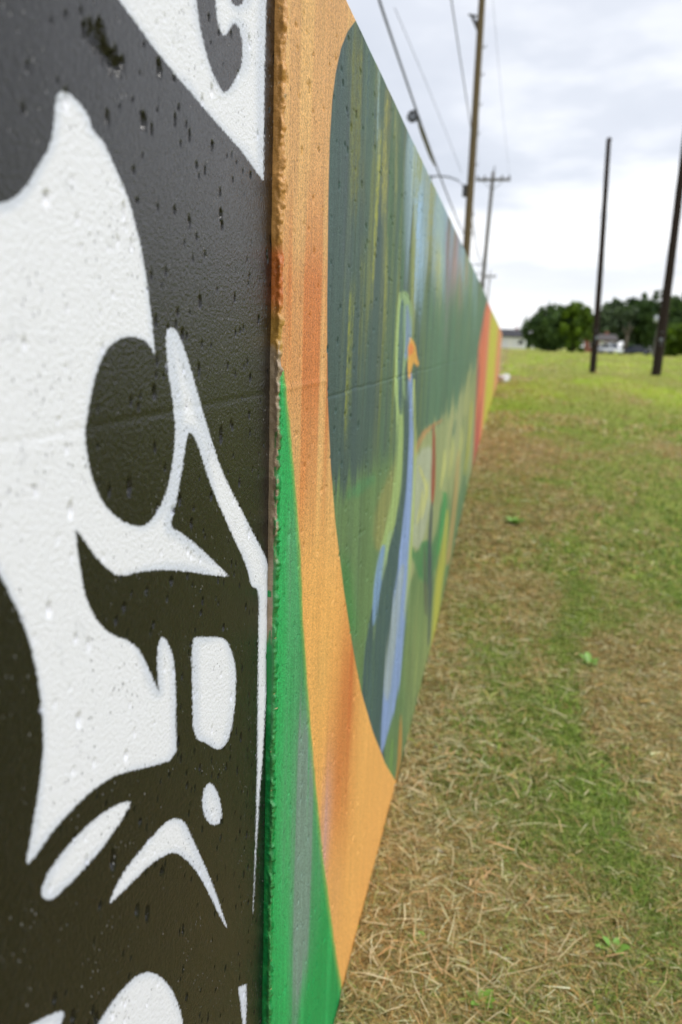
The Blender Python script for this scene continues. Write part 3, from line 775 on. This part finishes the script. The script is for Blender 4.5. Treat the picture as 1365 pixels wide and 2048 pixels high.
def interp_curve(P, n=40):
    P = np.array([list(p) for p in P]); P = P[np.argsort(P[:, 1])]
    yv = np.linspace(P[0, 1], P[-1, 1], n)
    zc = np.polyfit(P[:, 1], P[:, 2], 2 if len(P) > 2 else 1); xc = np.polyfit(P[:, 1], P[:, 0], 1)
    return [Vector((np.polyval(xc, y), y, np.polyval(zc, y))) for y in yv]


def pole_at(o, lean_x, h, z):
    return Vector((o.location.x + lean_x * z / h, o.location.y, o.location.z + z))


att_a = zl(933, 470); xa = att_a.x - .1
ptsA = wire_through([(765, 0), (800, 130), (832, 233), (870, 325), (905, 405)], xa, None)
cA = interp_curve(ptsA + [Vector((xa, P1Y, att_a.z))], 50)
slopeA = (cA[1] - cA[0]); cA = [cA[0] + slopeA.normalized() * -12 + Vector((0, 0, .4)), *cA]
cable('telephone_cable', cA, .020, 'thick dark telephone cable rising towards the sky above the wall crest')
# the closure and the cable loop hanging on it
def near_pt(P, y): return min(P, key=lambda v: abs(v.y - y))
yball = ptsA[2].y; yb2 = ptsA[3].y
def on_c(y):
    for a_, c_ in zip(cA, cA[1:]):
        if a_.y <= y <= c_.y: return a_.lerp(c_, (y - a_.y) / (c_.y - a_.y))
    return cA[-1]
bm = bmesh.new()
yl = np.linspace(yball + .2, yb2, 10)
add_tube(bm, [on_c(y) - Vector((0, 0, .075)) for y in yl], [.02, .035, .05, .055, .05, .055, .05, .05, .03, .02], 8)
add_tube(bm, [on_c(yl[2]), on_c(yl[2]) - Vector((0, 0, .1))], .015, 6); add_tube(bm, [on_c(yl[7]), on_c(yl[7]) - Vector((0, 0, .1))], .015, 6)
tag(obj_bm('splice_closure', bm, m_ins, None, True), 'long dark splice closure slung under the telephone cable', 'closure')
cb_ = on_c(yball) + Vector((-.06, 0, -.13))
coil = empty('cable_coil', cb_); tag(coil, 'round dark coil of spare cable hanging from the telephone cable', 'cable coil')
rc_ = .10
bm = bmesh.new()
for q in range(3):
    rr = rc_ - q * .022
    add_tube(bm, [Vector((rr * math.cos(a), (q - 1) * .02, rr * math.sin(a))) for a in np.linspace(0, 2 * math.pi, 25)], .014, 6, cap=False)
obj_bm('cable_loop', bm, m_ins, coil, True)
bm = bmesh.new(); add_tube(bm, [(0, -.02, 0), (0, .02, 0)], [.055, .055], 14); obj_bm('hub', bm, m_metal, coil)
bm = bmesh.new(); add_tube(bm, [(0, 0, rc_ - .02), (.05, 0, rc_ + .06)], .012, 6); obj_bm('hook', bm, m_metal, coil)

att_b = zl(946, 275); xb = att_b.x
ptsB = wire_through([(903, 0), (922, 120), (938, 232)], xb, None)
cB = interp_curve(ptsB + [att_b], 40); cB = [cB[0] + (cB[1] - cB[0]).normalized() * -15, *cB]
cable('power_cable', cB, .018, 'grey cable running steeply up from the lamp pole')
att_c = zl(940, 345); ptsC = wire_through([(802, 15), (835, 130), (862, 225)], att_c.x - .9, None)
cC = interp_curve(ptsC + [Vector((att_c.x - .2, P1Y, att_c.z))], 40)
cable('thin_cable', cC, .007, 'thin pale cable between the thick cable and the steep cable')
def span(a, c, sag, n=24):
    return [a.lerp(c, i / n) - Vector((0, 0, sag * 4 * (i / n) * (1 - i / n))) for i in range(n + 1)]
p2w = lambda z, dx=0: Vector((pole2.location.x + top2.x * z / top2.z + dx, pole2.location.y, pole2.location.z + z))
cable('span_cable', span(zl(937, 400), p2w(top2.z * .52), .5), .02, 'sagging cable from the lamp pole bracket to the crossarm pole')
cable('span_cable', span(zl(941, 330), p2w(top2.z * .47, -.2), .6), .012, 'thin lower span cable between lamp pole and crossarm pole')
p3w = lambda z: Vector((pole3.location.x + top3.x * z / top3.z, pole3.location.y, pole3.location.z + z))
cable('span_cable', span(p2w(top2.z * .5), p3w(top3.z * .7), .7), .02, 'cable from the crossarm pole to the small faint pole')
for k, nm in ((-.92, 'outer wall side'), (.92, 'outer field side')):
    cable('line_wire', span(p2w(top2.z - .22, k * 1.2), zl(972 + k * 10, -60), .2), .007, 'thin line wire from the crossarm, ' + nm)

# two bare dark poles standing in the field
def field_pole(px_base, px_up, h, r0, label):
    r = ray(*px_base); lo, hi = 5., 120.
    for _ in range(50):
        m_ = (lo + hi) / 2; q = r * (m_ / r[1])
        if HC + q[2] > terrain(q[0], m_): lo = m_
        else: hi = m_
    y = lo; bpt = at_y(*px_base, y); u = at_y(*px_up, y); sl_ = (u.x - bpt.x) / (u.z - bpt.z)
    h = h or u.z - bpt.z
    o = empty('wooden_pole', (bpt.x, y, gh(bpt.x, y))); tag(o, label, 'pole', 'bare poles standing in the field')
    pole_mesh('shaft', h, r0, r0 * .62, m_wooddark, o, (sl_ * h, 0))
    bm = bmesh.new(); add_tube(bm, [(sl_ * h, 0, h - .05), (sl_ * h, 0, h + .04), (sl_ * h, 0, h + .09)], [r0 * .68, r0 * .66, r0 * .3], 12); obj_bm('cap', bm, m_wooddark, o)
    for z in (1.5, 2.1):
        bm = bmesh.new(); add_tube(bm, [(sl_ * z, -r0 - .05, z), (sl_ * z, r0 + .05, z)], .03, 8); obj_bm('bolt', bm, m_metal, o)
    bm = bmesh.new(); add_box(bm, (-.07, -r0 - .03, 1.65), (.07, -r0 + .04, 1.83), .01); obj_bm('tag_plate', bm, m_metal, o)
    print('field pole', o.location, h); return o


field_pole((1186, 746), (1219, 279), None, .17, 'bare dark wooden pole whose whole top shows against the sky')
field_pole((1312, 752), (1363, 350), 13.5, .24, 'thicker black wooden pole in front of the dark tall trees')

# ------------------------------------------------------------------ far side of the field: trees, houses, cars
def leaf_mat(name, c0, c1):
    m, t, b = new_mat(name, .6, .25)
    v = t.n('ShaderNodeAttribute', attribute_name='shade').outputs['Fac']
    t.l(t.mix(v, tuple(srgb(*c0)), tuple(srgb(*c1))), b.inputs['Base Color'])
    b.inputs['Subsurface Weight'].default_value = 0
    tr = t.n('ShaderNodeBsdfTranslucent'); t.l(t.mix(v, tuple(srgb(*c0)), tuple(srgb(*c1))), tr.inputs[0])
    mx = t.n('ShaderNodeMixShader'); mx.inputs[0].default_value = .25
    t.l(b.outputs[0], mx.inputs[1]); t.l(tr.outputs[0], mx.inputs[2]); t.l(mx.outputs[0], m.node_tree.nodes['Material Output'].inputs[0])
    return m


m_leaf_b = leaf_mat('bright_leaves', (58, 84, 22), (112, 140, 34))
m_leaf_d = leaf_mat('dark_leaves', (46, 70, 36), (90, 116, 56))
m_leaf_g = leaf_mat('grey_green_leaves', (62, 80, 58), (104, 122, 84))
m_bark = plain('grey_bark', srgb(98, 90, 80), .9, .1, 5, .3, bump=.4)


def tree(x, y, h, w, mat, label, base=.0, n=90, leaf=.42, trunk=True, seed=0, group=None, lobes=0):
    g = np.random.default_rng(seed); gz = gh(x, y)
    o = empty('tree', (x, y, gz)); tag(o, label, 'tree', group)
    z0 = h * base; cen = np.array([0, 0, (z0 + h) / 2]); rad = np.array([w / 2, w / 2, (h - z0) / 2])
    # cluster centres filling the crown, denser towards its skin
    d = g.normal(size=(n, 3)); d /= np.linalg.norm(d, axis=1)[:, None]; r = .35 + .62 * g.random(n) ** .6
    wob = 1 + .22 * np.sin(3 * np.arctan2(d[:, 1], d[:, 0]) + seed) * np.cos(2.5 * d[:, 2] + seed) + g.normal(0, .07, n)
    cc = cen + d * (r * wob)[:, None] * rad
    cr = g.uniform(.12, .24, n) * w * .62
    per = int(46); cl = np.repeat(np.arange(n), per)
    q = g.normal(size=(n * per, 3)); q /= np.linalg.norm(q, axis=1)[:, None]
    P = cc[cl] + q * (cr[cl] * g.random(n * per) ** .45)[:, None]
    P[:, 2] = np.maximum(P[:, 2], .15)
    # leaf sprays: diamond quads with random orientation
    a = g.normal(size=P.shape); a /= np.linalg.norm(a, axis=1)[:, None]; bvec = np.cross(a, g.normal(size=P.shape)); bvec /= np.linalg.norm(bvec, axis=1)[:, None]
    s = leaf * g.uniform(.6, 1.4, len(P))[:, None]
    V = np.stack([P - a * s, P + bvec * s * .5, P + a * s, P - bvec * s * .5], 1).reshape(-1, 3)
    Q = np.arange(len(V)).reshape(-1, 4)
    sh = np.repeat(np.clip(g.normal(.5, .22, len(P)) + np.repeat(g.normal(0, .15, n), per), 0, 1), 4)
    if trunk:
        bm = bmesh.new(); tr = .03 * h
        add_tube(bm, [(0, 0, -.3), (.02 * h, 0, h * .2), (0, .02 * h, h * .45), (.01 * h, 0, h * .75)], [tr * 1.3, tr, tr * .7, tr * .25], 8, .1)
        for k in range(6):
            e = cc[g.integers(n)]; zb = h * g.uniform(.2, .5)
            add_tube(bm, [(0, 0, zb), (e[0] * .5, e[1] * .5, (zb + e[2]) / 2 + .2), e], [tr * .5, tr * .3, tr * .1], 6)
        obj_bm('trunk', bm, m_bark, o, True)
    mesh_np('crown', V, Q, mat, o, {'shade': ('FLOAT', sh)})
    return o


TY = 150.
def tx(px, y=TY): return at_y(px, 700, y).x
def th(py, px, y): return at_y(px, py, y).z - gh(tx(px, y), y)
tree(tx(1098, 138), 138, th(612, 1098, 138), 8.4, m_leaf_d, 'broad round dark tree that stands alone, reaching the ground, its shaded side painted in dark leaves', .0, 130, .40, True, 3)
tree(tx(1145, 137), 137, th(606, 1150, 137), 6.6, m_leaf_b, 'sunlit right side of the round dark tree, painted in brighter leaves', .0, 100, .38, True, 4)  # same round tree; sunlight on its right put into the leaf colour
G = 'trees along the far edge of the field'
for i, (px, py, wpx, y, mt, lab) in enumerate([
        (1190, 618, 46, 178, m_leaf_g, 'small pale tree showing behind the bare field pole'),
        (1228, 600, 76, 172, m_leaf_g, 'grey green tree above the white car'),
        (1268, 590, 84, 176, m_leaf_d, 'tall dark tree behind the pale bare trunk'),
        (1312, 586, 80, 168, m_leaf_d, 'tall dark tree behind the thick black pole'),
        (1362, 584, 92, 165, m_leaf_d, 'tall dark tree right of the black pole'),
        (1420, 578, 100, 165, m_leaf_d, 'tall dark tree past the bright bushes'),
        (1490, 590, 110, 170, m_leaf_g, 'last grey green tree of the row past the bright bushes')]):
    tree(tx(px, y), y, th(py, px, y), wpx * y / F, mt, lab, .06, 110, .46, True, 20 + i, G)
for i, (px, py, wpx, y, lab) in enumerate([(1348, 648, 60, 128, 'bright low bush right of the thick black pole'), (1400, 640, 70, 126, 'bright bush further from the black pole'),
                                           (1052, 676, 22, 205, 'small distant bush beside the pale blue shed'), (1092, 682, 40, 160, 'low dark hedge bush in front of the blue shed'), (1258, 690, 26, 140, 'low weedy bush at the foot of the pale trunk')]):
    o = tree(tx(px, y), y, th(py, px, y), wpx * y / F, m_leaf_b if i < 2 else m_leaf_d, lab, .0, 70, .36, False, 60 + i, 'bushes at the field edge')
    o.name = 'bush'; o['category'] = 'bush'
# a pale bare trunk with stub limbs
pt = empty('bare_tree', (tx(1250, 135), 135, gh(tx(1250, 135), 135))); tag(pt, 'pale bare tree trunk standing between the white car and the dark blue car', 'tree')
bm = bmesh.new(); add_tube(bm, [(0, 0, -.3), (.05, 0, 1.5), (.15, 0, 3.2)], [.36, .28, .2], 9, .1); obj_bm('trunk', bm, m_bark, pt, True)
for e in ((.9, .2, 4.6), (-.7, .1, 4.4), (.2, -.4, 5.2)):
    bm = bmesh.new(); add_tube(bm, [(.12, 0, 2.8), (e[0] * .6, e[1], 3.8), e], [.15, .1, .05], 7); obj_bm('limb', bm, m_bark, pt, True)

# service pole with transformer by the trees
y = 118.; sp_ = empty('service_pole', (tx(1306, y), y, gh(tx(1306, y), y))); tag(sp_, 'pale grey service pole with transformer can beside the thick black pole', 'utility pole')
u = at_y(1326, 608, y); hh = u.z - sp_.location.z; lx = u.x - sp_.location.x
pole_mesh('pole', hh, .16, .12, m_woodgrey, sp_, (lx, 0))
q = at_y(1313, 638, y) - sp_.location
bm = bmesh.new(); add_tube(bm, [(q.x, 0, q.z - .45), (q.x, 0, q.z - .42), (q.x, 0, q.z + .4), (q.x, 0, q.z + .5)], [.2, .26, .26, .12], 14); tr_ = obj_bm('transformer', bm, plain('transformer_grey', srgb(170, 176, 186), .4, .5), sp_, True)
bm = bmesh.new(); add_tube(bm, [(q.x, 0, q.z + .45), (q.x, 0, q.z + .75)], [.05, .03], 8); obj_bm('bushing', bm, m_ins, tr_)

m_white = plain('white_siding', srgb(222, 224, 228), .7); m_roofd = plain('dark_shingles', srgb(74, 74, 78), .9, .1, 3)
m_brick = plain('red_brick', srgb(150, 96, 82), .9, .1, 4); m_roofg = plain('grey_shingles', srgb(92, 88, 88), .9, .1, 3)
m_blue = plain('pale_blue_siding', srgb(150, 164, 182), .8); m_glass = plain('window_glass', srgb(40, 48, 58), .1, .6)
m_trim = plain('white_trim', srgb(228, 228, 228), .6)


def house(x, y, w_, d_, hw, hr, wall_m, roof_m, label, rz=0., nwin=3, name='house'):
    o = empty(name, (x, y, gh(x, y)), rz); tag(o, label, 'house' if name == 'house' else name)
    bm = bmesh.new(); add_box(bm, (-w_ / 2, -d_ / 2, -.4), (w_ / 2, d_ / 2, hw))
    for s in (-1, 1):   # gables
        vs = [bm.verts.new(v) for v in ((s * w_ / 2, -d_ / 2, hw), (s * w_ / 2, d_ / 2, hw), (s * w_ / 2, 0, hw + hr))]; bm.faces.new(vs)
    obj_bm('wall', bm, wall_m, o)
    bm = bmesh.new(); e = .45; tk = .14
    for s in (-1, 1):
        a = [(-w_ / 2 - e, s * (d_ / 2 + e), hw - hr * e / (d_ / 2) + .05), (w_ / 2 + e, s * (d_ / 2 + e), hw - hr * e / (d_ / 2) + .05), (w_ / 2 + e, 0, hw + hr + .05), (-w_ / 2 - e, 0, hw + hr + .05)]
        lo_v = [bm.verts.new(v) for v in a]; hi_v = [bm.verts.new((v[0], v[1], v[2] + tk)) for v in a]
        bm.faces.new(lo_v); bm.faces.new(hi_v)
        for i in range(4): bm.faces.new((lo_v[i], lo_v[(i + 1) % 4], hi_v[(i + 1) % 4], hi_v[i]))
    rf = obj_bm('roof', bm, roof_m, o)
    bm = bmesh.new(); add_box(bm, (w_ * .2, .4, hw + hr * .4), (w_ * .2 + .6, 1., hw + hr + .7)); obj_bm('chimney', bm, m_brick, rf)
    for i in range(nwin):
        cx_ = -w_ / 2 + w_ * (i + .5) / nwin
        if i == nwin // 2:
            bm = bmesh.new(); add_box(bm, (cx_ - .5, -d_ / 2 - .06, 0), (cx_ + .5, -d_ / 2 + .02, 2.05)); dr = obj_bm('door', bm, m_trim, o)
            bm = bmesh.new(); add_box(bm, (cx_ + .35, -d_ / 2 - .11, .95), (cx_ + .42, -d_ / 2 - .05, 1.05)); obj_bm('handle', bm, m_metal, dr)
        else:
            bm = bmesh.new(); add_box(bm, (cx_ - .65, -d_ / 2 - .05, .85), (cx_ + .65, -d_ / 2 + .02, 2.0)); fr = obj_bm('window', bm, m_trim, o)
            for s in (-1, 1):
                bm = bmesh.new(); add_box(bm, (cx_ + s * .3 - .26, -d_ / 2 - .07, .95), (cx_ + s * .3 + .26, -d_ / 2 - .045, 1.9)); obj_bm('pane', bm, m_glass, fr)
    return o


house(tx(1016, 190), 190, 7.6, 7, 2.7, 1.5, m_white, m_roofd, 'white house with dark roof where the painted wall ends', .1)
house(tx(1066, 215), 215, 6, 6, 1.9, 1.5, m_blue, m_roofg, 'pale blue shed far off beside the round dark tree', -.1, 3, 'shed')
house(tx(1198, 150), 150, 4.6, 6, 2.2, .9, m_brick, m_roofg, 'red brick house behind the bare field pole', .05)
# far lattice mast
y = 420.; fm = empty('lattice_mast', (tx(1047, y), y, gh(tx(1047, y), y))); tag(fm, 'thin faint lattice mast on the horizon over the pale blue shed', 'mast')
mh = at_y(1047, 616, y).z - fm.location.z; bm = bmesh.new()
for k in range(3):
    a = k * 2.094; add_tube(bm, [(.9 * math.cos(a), .9 * math.sin(a), 0), (.35 * math.cos(a), .35 * math.sin(a), mh)], .05, 5)
obj_bm('legs', bm, m_metal, fm)
bm = bmesh.new(); nb = 14
for i in range(nb):
    for k in range(3):
        a, c_ = k * 2.094, (k + 1) * 2.094; z0, z1 = mh * i / nb, mh * (i + 1) / nb; r0, r1 = .9 - .55 * i / nb, .9 - .55 * (i + 1) / nb
        add_tube(bm, [(r0 * math.cos(a), r0 * math.sin(a), z0), (r1 * math.cos(c_), r1 * math.sin(c_), z1)], .03, 4)
obj_bm('bracing', bm, m_metal, fm)


def car(x, y, rz, paint, label, h=1.45, L=4.4):
    o = empty('parked_car', (x, y, gh(x, y)), rz); tag(o, label, 'car', 'cars parked at the far field edge')
    W = 1.78; body = [(-.5, .30), (-.5, .62), (-.46, .80), (-.30, .88), (-.20, .92), (.22, .90), (.44, .84), (.49, .70), (.5, .45), (.48, .28)]
    def prism(sec, w0, w1, zsplit=None):
        bm = bmesh.new(); rows = []
        for s, wv in ((-1, w1), (-1, w0), (1, w0), (1, w1)): pass
        A = [bm.verts.new((u * L, -w0 / 2, z)) for u, z in sec]; B = [bm.verts.new((u * L, w0 / 2, z)) for u, z in sec]
        bm.faces.new(A); bm.faces.new(B[::-1])
        for i in range(len(sec)): j = (i + 1) % len(sec); bm.faces.new((A[i], A[j], B[j], B[i]))
        bmesh.ops.bevel(bm, geom=[e for e in bm.edges], offset=.05, segments=2, affect='EDGES')
        return bm
    obj_bm('body', prism(body, W, W), paint, o, True)
    cab = [(-.36, .88), (-.27, h - .06), (-.20, h), (.06, h - .01), (.12, h - .06), (.26, .88)]
    cbn = obj_bm('cabin', prism(cab, W * .86, W * .8), paint, o, True)
    for s in (-1, 1):
        bm = bmesh.new(); sec = [(-.32, .93), (-.25, h - .10), (.09, h - .10), (.22, .93)]
        A = [bm.verts.new((u * L, s * W * .435, z)) for u, z in sec]; B = [bm.verts.new((u * L, s * W * .42, z)) for u, z in sec]
        bm.faces.new(A); bm.faces.new(B[::-1])
        for i in range(4): j = (i + 1) % 4; bm.faces.new((A[i], A[j], B[j], B[i]))
        obj_bm('side_window', bm, m_glass, cbn)
    for (u0, z0, u1, z1, nm) in ((.268, .92, .128, h - .06, 'windscreen'), (-.372, .92, -.283, h - .08, 'rear_window')):
        bm = bmesh.new(); vs = [bm.verts.new((u * L, s * W * .37, z)) for u, z, s in ((u0, z0, -1), (u0, z0, 1), (u1, z1, 1), (u1, z1, -1))]
        r_ = bmesh.ops.extrude_face_region(bm, geom=[bm.faces.new(vs)]); 
        for v in [v for v in r_['geom'] if isinstance(v, bmesh.types.BMVert)]: v.co.x += .02 * (1 if u0 > 0 else -1)
        obj_bm(nm, bm, m_glass, cbn)
    for u in (-.31, .31):
        for s in (-1, 1):
            bm = bmesh.new(); add_tube(bm, [(u * L, s * (W / 2 - .18), .32), (u * L, s * (W / 2 + .02), .32)], .32, 18); wh = obj_bm('wheel', bm, m_tyre, o, True)
            bm = bmesh.new(); add_tube(bm, [(u * L, s * (W / 2), .32), (u * L, s * (W / 2 + .035), .32)], .2, 14); obj_bm('rim', bm, m_metal, wh)
    for s in (-1, 1):
        bm = bmesh.new(); add_box(bm, (L * .475, s * .62 - .18, .62), (L * .505, s * .62 + .18, .76), .02); obj_bm('headlight', bm, m_trim, o)
        bm = bmesh.new(); add_box(bm, (-L * .508, s * .68 - .12, .66), (-L * .48, s * .68 + .12, .82), .02); obj_bm('tail_light', bm, m_red, o)
    return o


m_tyre = plain('tyre_rubber', srgb(34, 34, 34), .8); m_red = plain('red_lens', srgb(150, 30, 26), .3, .5)
m_carw = plain('white_car_paint', srgb(222, 226, 234), .18, .6, amt=.03); m_carb = plain('dark_blue_car_paint', srgb(40, 46, 62), .2, .6, amt=.05); m_cars = plain('silver_car_paint', srgb(176, 180, 188), .2, .6, amt=.03)
car(tx(1222, 128), 128, R(-62), m_carw, 'white car parked under the grey green tree', 1.7)
car(tx(1202, 134), 134, R(-80), m_cars, 'silver car parked by the red brick house, half behind the white car', 1.3)
car(tx(1276, 133), 133, R(-20), m_carb, 'dark blue car parked right of the pale bare trunk', 1.45)

# crumpled white litter at the foot of the wall
r = ray(1005, 764); y = (HC - .46) / (-r[2] / r[1]); x = r[0] / r[1] * y
x = max(x, -D2 + .2)
bm = bmesh.new(); bmesh.ops.create_icosphere(bm, subdivisions=4, radius=.17)
for v in bm.verts:
    p = v.co.copy(); k = 1 + .5 * (float(vnoise(np.array(p.x * 14 + 9), np.array(p.z * 14 + p.y * 9), 3)) - .5) + .3 * (float(vnoise(np.array(p.y * 34), np.array(p.z * 30 + p.x * 8), 4)) - .5)
    v.co = Vector((p.x * k * 1.15, p.y * k, max(-.12, p.z * k * .95)))
lit = obj_bm('plastic_bag', bm, plain('white_plastic', srgb(228, 230, 236), .5), None, False); lit.location = (x, y, gh(x, y) + .11)
tag(lit, 'crumpled white plastic bag lying at the foot of the wall', 'bag')

# ------------------------------------------------------------------ grass: mown blades, straw and clippings
def blades(n, y0, y1, length, width, seed, xr=None, lying=.45):
    g = np.random.default_rng(seed)
    y = y0 + (y1 - y0) * g.random(n) ** 1.0
    xl = -D2 + .004; xm = (.42 * y + .25) if xr is None else np.full(n, xr)
    x = xl + (xm - xl) * g.random(n)
    out = g.random(n) < .13; x = np.where(out, xm + g.random(n) * (1.2 + .5 * y), x)      # thinner cover to the side
    gr = greenness(x, y) + g.normal(0, .28, n)
    clump = fbm(x * 14, y * 14, 5, 2)
    isg = gr > .46 + (clump - .5) * .5
    lie = np.where(isg, g.random(n) < lying * .35, g.random(n) < lying * 1.45)
    L = length * np.exp(g.normal(0, .38, n)) * np.where(lie, 1.05, .8) * np.where(isg, 1.0, .9) * (.7 + .7 * clump)
    wd = width * np.exp(g.normal(0, .3, n))
    az = g.random(n) * 2 * np.pi; el = np.where(lie, g.normal(.06, .16, n), g.normal(.95, .32, n))
    el = np.clip(el, -.1, 1.5)
    d = np.stack([np.cos(az) * np.cos(el), np.sin(az) * np.cos(el), np.sin(el)], -1)
    sd_ = np.stack([-np.sin(az), np.cos(az), np.zeros(n)], -1); tw = g.normal(0, .5, n)[:, None]
    sd_ = sd_ * np.cos(tw) + np.array([0, 0, 1.]) * np.sin(tw)
    base = np.stack([x, y, terrain(x, y) + np.where(lie, g.random(n) * .022, -.004)], -1)
    bend = np.stack([np.cos(az + g.normal(0, .7, n)), np.sin(az + g.normal(0, .7, n)), -np.where(lie, .15, .55) * np.ones(n)], -1) * (L * .32)[:, None]
    mid = base + d * (L * .55)[:, None]; tip = base + d * L[:, None] + bend
    w0 = sd_ * wd[:, None] * .5
    tip[:, 0] = np.maximum(tip[:, 0], -D2 + .003); mid[:, 0] = np.maximum(mid[:, 0], -D2 + .003); base[:, 0] = np.maximum(base[:, 0], -D2 + .004)
    V = np.stack([base - w0, base + w0, mid + w0 * .9, mid - w0 * .9, tip], 1)
    pal_g = np.array([srgb(104, 136, 52), srgb(132, 158, 68), srgb(158, 180, 80), srgb(128, 140, 78), srgb(172, 176, 104)])
    pal_d = np.array([srgb(208, 188, 134), srgb(182, 158, 102), srgb(226, 212, 166), srgb(154, 130, 84), srgb(198, 164, 104), srgb(170, 166, 100), srgb(144, 146, 92)])
    c = np.where(isg[:, None], pal_g[g.integers(5, size=n)], pal_d[g.integers(7, size=n)]) * np.exp(g.normal(0, .2, n))[:, None]
    fg = smst(6, 25, y)[:, None] * isg[:, None]; pt_ = smst(.42, .62, fbm(x * .35 + 2, y * .1, 66, 4))[:, None]; c = c * (1 - fg) + (srgb(172, 192, 74) * (1 - pt_) + srgb(168, 172, 92) * pt_) * fg * np.exp(g.normal(0, .18, n))[:, None] + 0
    return V, np.minimum(c, .8)


def stalks(n, seed):
    """long pale cut stalks lying on top, thickest near the wall"""
    g = np.random.default_rng(seed); y = g.uniform(1.1, 5.5, n); x = -D2 + .02 + np.abs(g.normal(0, .27, n)) * (1 + .15 * y)
    az = g.random(n) * 6.283; L = g.uniform(.05, .15, n); wd = g.uniform(.0022, .0042, n)
    d = np.stack([np.cos(az), np.sin(az), g.normal(.08, .12, n)], -1); sd_ = np.stack([-np.sin(az), np.cos(az), g.normal(0, .4, n)], -1)
    base = np.stack([x, y, terrain(x, y) + g.uniform(.012, .04, n)], -1); mid = base + d * (L * .5)[:, None] + np.stack([g.normal(0, .008, n), g.normal(0, .008, n), g.uniform(0, .014, n)], -1)
    tip = base + d * L[:, None]; w0 = sd_ * wd[:, None] * .5
    for q in (mid, tip): q[:, 0] = np.maximum(q[:, 0], -D2 + .004)
    c = np.array([srgb(226, 212, 172), srgb(206, 190, 146), srgb(190, 186, 140), srgb(214, 176, 128)])[g.integers(4, size=n)] * np.exp(g.normal(0, .12, n))[:, None]
    return np.stack([base - w0, base + w0, mid + w0, mid - w0, tip], 1), np.minimum(c, .8)


m_grass, t, b = new_mat('grass_blades', .6, .25)
ca = t.n('ShaderNodeAttribute', attribute_name='tint').outputs['Color']
t.l(ca, b.inputs['Base Color'])
tr = t.n('ShaderNodeBsdfTranslucent'); t.l(ca, tr.inputs[0]); mx = t.n('ShaderNodeMixShader'); mx.inputs[0].default_value = .3
t.l(b.outputs[0], mx.inputs[1]); t.l(tr.outputs[0], mx.inputs[2]); t.l(mx.outputs[0], m_grass.node_tree.nodes['Material Output'].inputs[0])
parts = [blades(150000, 1.0, 2.7, .036, .0024, 1), blades(115000, 2.7, 5.5, .045, .0038, 2), blades(95000, 5.5, 12, .055, .0075, 3), blades(90000, 12, 40, .075, .022, 4, None, .2),
         blades(40000, 40, 120, .10, .07, 5, None, .1), stalks(1500, 8)]
V = np.concatenate([p[0] for p in parts]); c = np.concatenate([p[1] for p in parts]); n = len(V)
base = np.arange(n)[:, None] * 5
T = np.concatenate([base + np.array([[0, 1, 2]]), base + np.array([[0, 2, 3]]), base + np.array([[3, 2, 4]])])
grass = mesh_np('grass', V.reshape(-1, 3), T, m_grass, None, {'tint': ('FLOAT_COLOR', np.repeat(c, 5, 0))})
tag(grass, 'mown grass and straw clippings covering the field beside the wall', 'grass', kind='stuff')

# small broad-leaved weeds
m_weed, t, b = new_mat('weed_leaf', .45, .4)
nz = t.noise(t.n('ShaderNodeTexCoord').outputs['Object'], 40, 3)
t.l(t.mix(nz, tuple(srgb(92, 140, 48)), tuple(srgb(140, 178, 78))), b.inputs['Base Color'])


def ground_hit(px, py):
    r = ray(px, py); lo, hi = .5, 120.
    for _ in range(50):
        m_ = (lo + hi) / 2; q = r * (m_ / r[1])
        if HC + q[2] > terrain(q[0], m_): lo = m_
        else: hi = m_
    return r[0] / r[1] * lo, lo


for i, (px, py, nl, L, lab) in enumerate([(1228, 1905, 5, .055, 'small weed with broad pale leaves standing in green turf'), (962, 2012, 7, .045, 'tiny bright green weed rosette among straw'),
                                          (838, 1890, 4, .04, 'two-leaved weed sprouting between pale cut stalks'), (1178, 1330, 9, .07, 'leafy weed tuft in the green strip'), (1030, 1050, 9, .11, 'upright bright weed at the head of the green strip')]):
    x, y = ground_hit(px, py); o = empty('weed', (x, y, gh(x, y))); tag(o, lab, 'weed', 'weeds in the mown grass')
    g = np.random.default_rng(90 + i)
    for k in range(nl):
        az = k * 6.283 / nl + g.uniform(-.4, .4); el = g.uniform(.35, 1.1); l = L * g.uniform(.7, 1.2); wv = l * .24
        bm = bmesh.new(); pr = []
        for q, wq in ((0, .15), (.25, .7), (.5, 1), (.75, .8), (1, .05)):
            e = el - q * .9; c0 = Vector((math.cos(az) * l * q * math.cos(el * .7), math.sin(az) * l * q * math.cos(el * .7), l * q * math.sin(el) * (1 - .35 * q) + .006))
            sd_ = Vector((-math.sin(az), math.cos(az), .1)) * wv * wq
            pr.append([bm.verts.new(c0 - sd_ + Vector((0, 0, wv * .25 * wq))), bm.verts.new(c0), bm.verts.new(c0 + sd_ + Vector((0, 0, wv * .25 * wq)))])
        for r0, r1 in zip(pr, pr[1:]):
            for j in (0, 1): bm.faces.new((r0[j], r0[j + 1], r1[j + 1], r1[j]))
        obj_bm('leaf', bm, m_weed, o, True)

scene.cycles.max_bounces = 6; scene.cycles.use_denoising = True
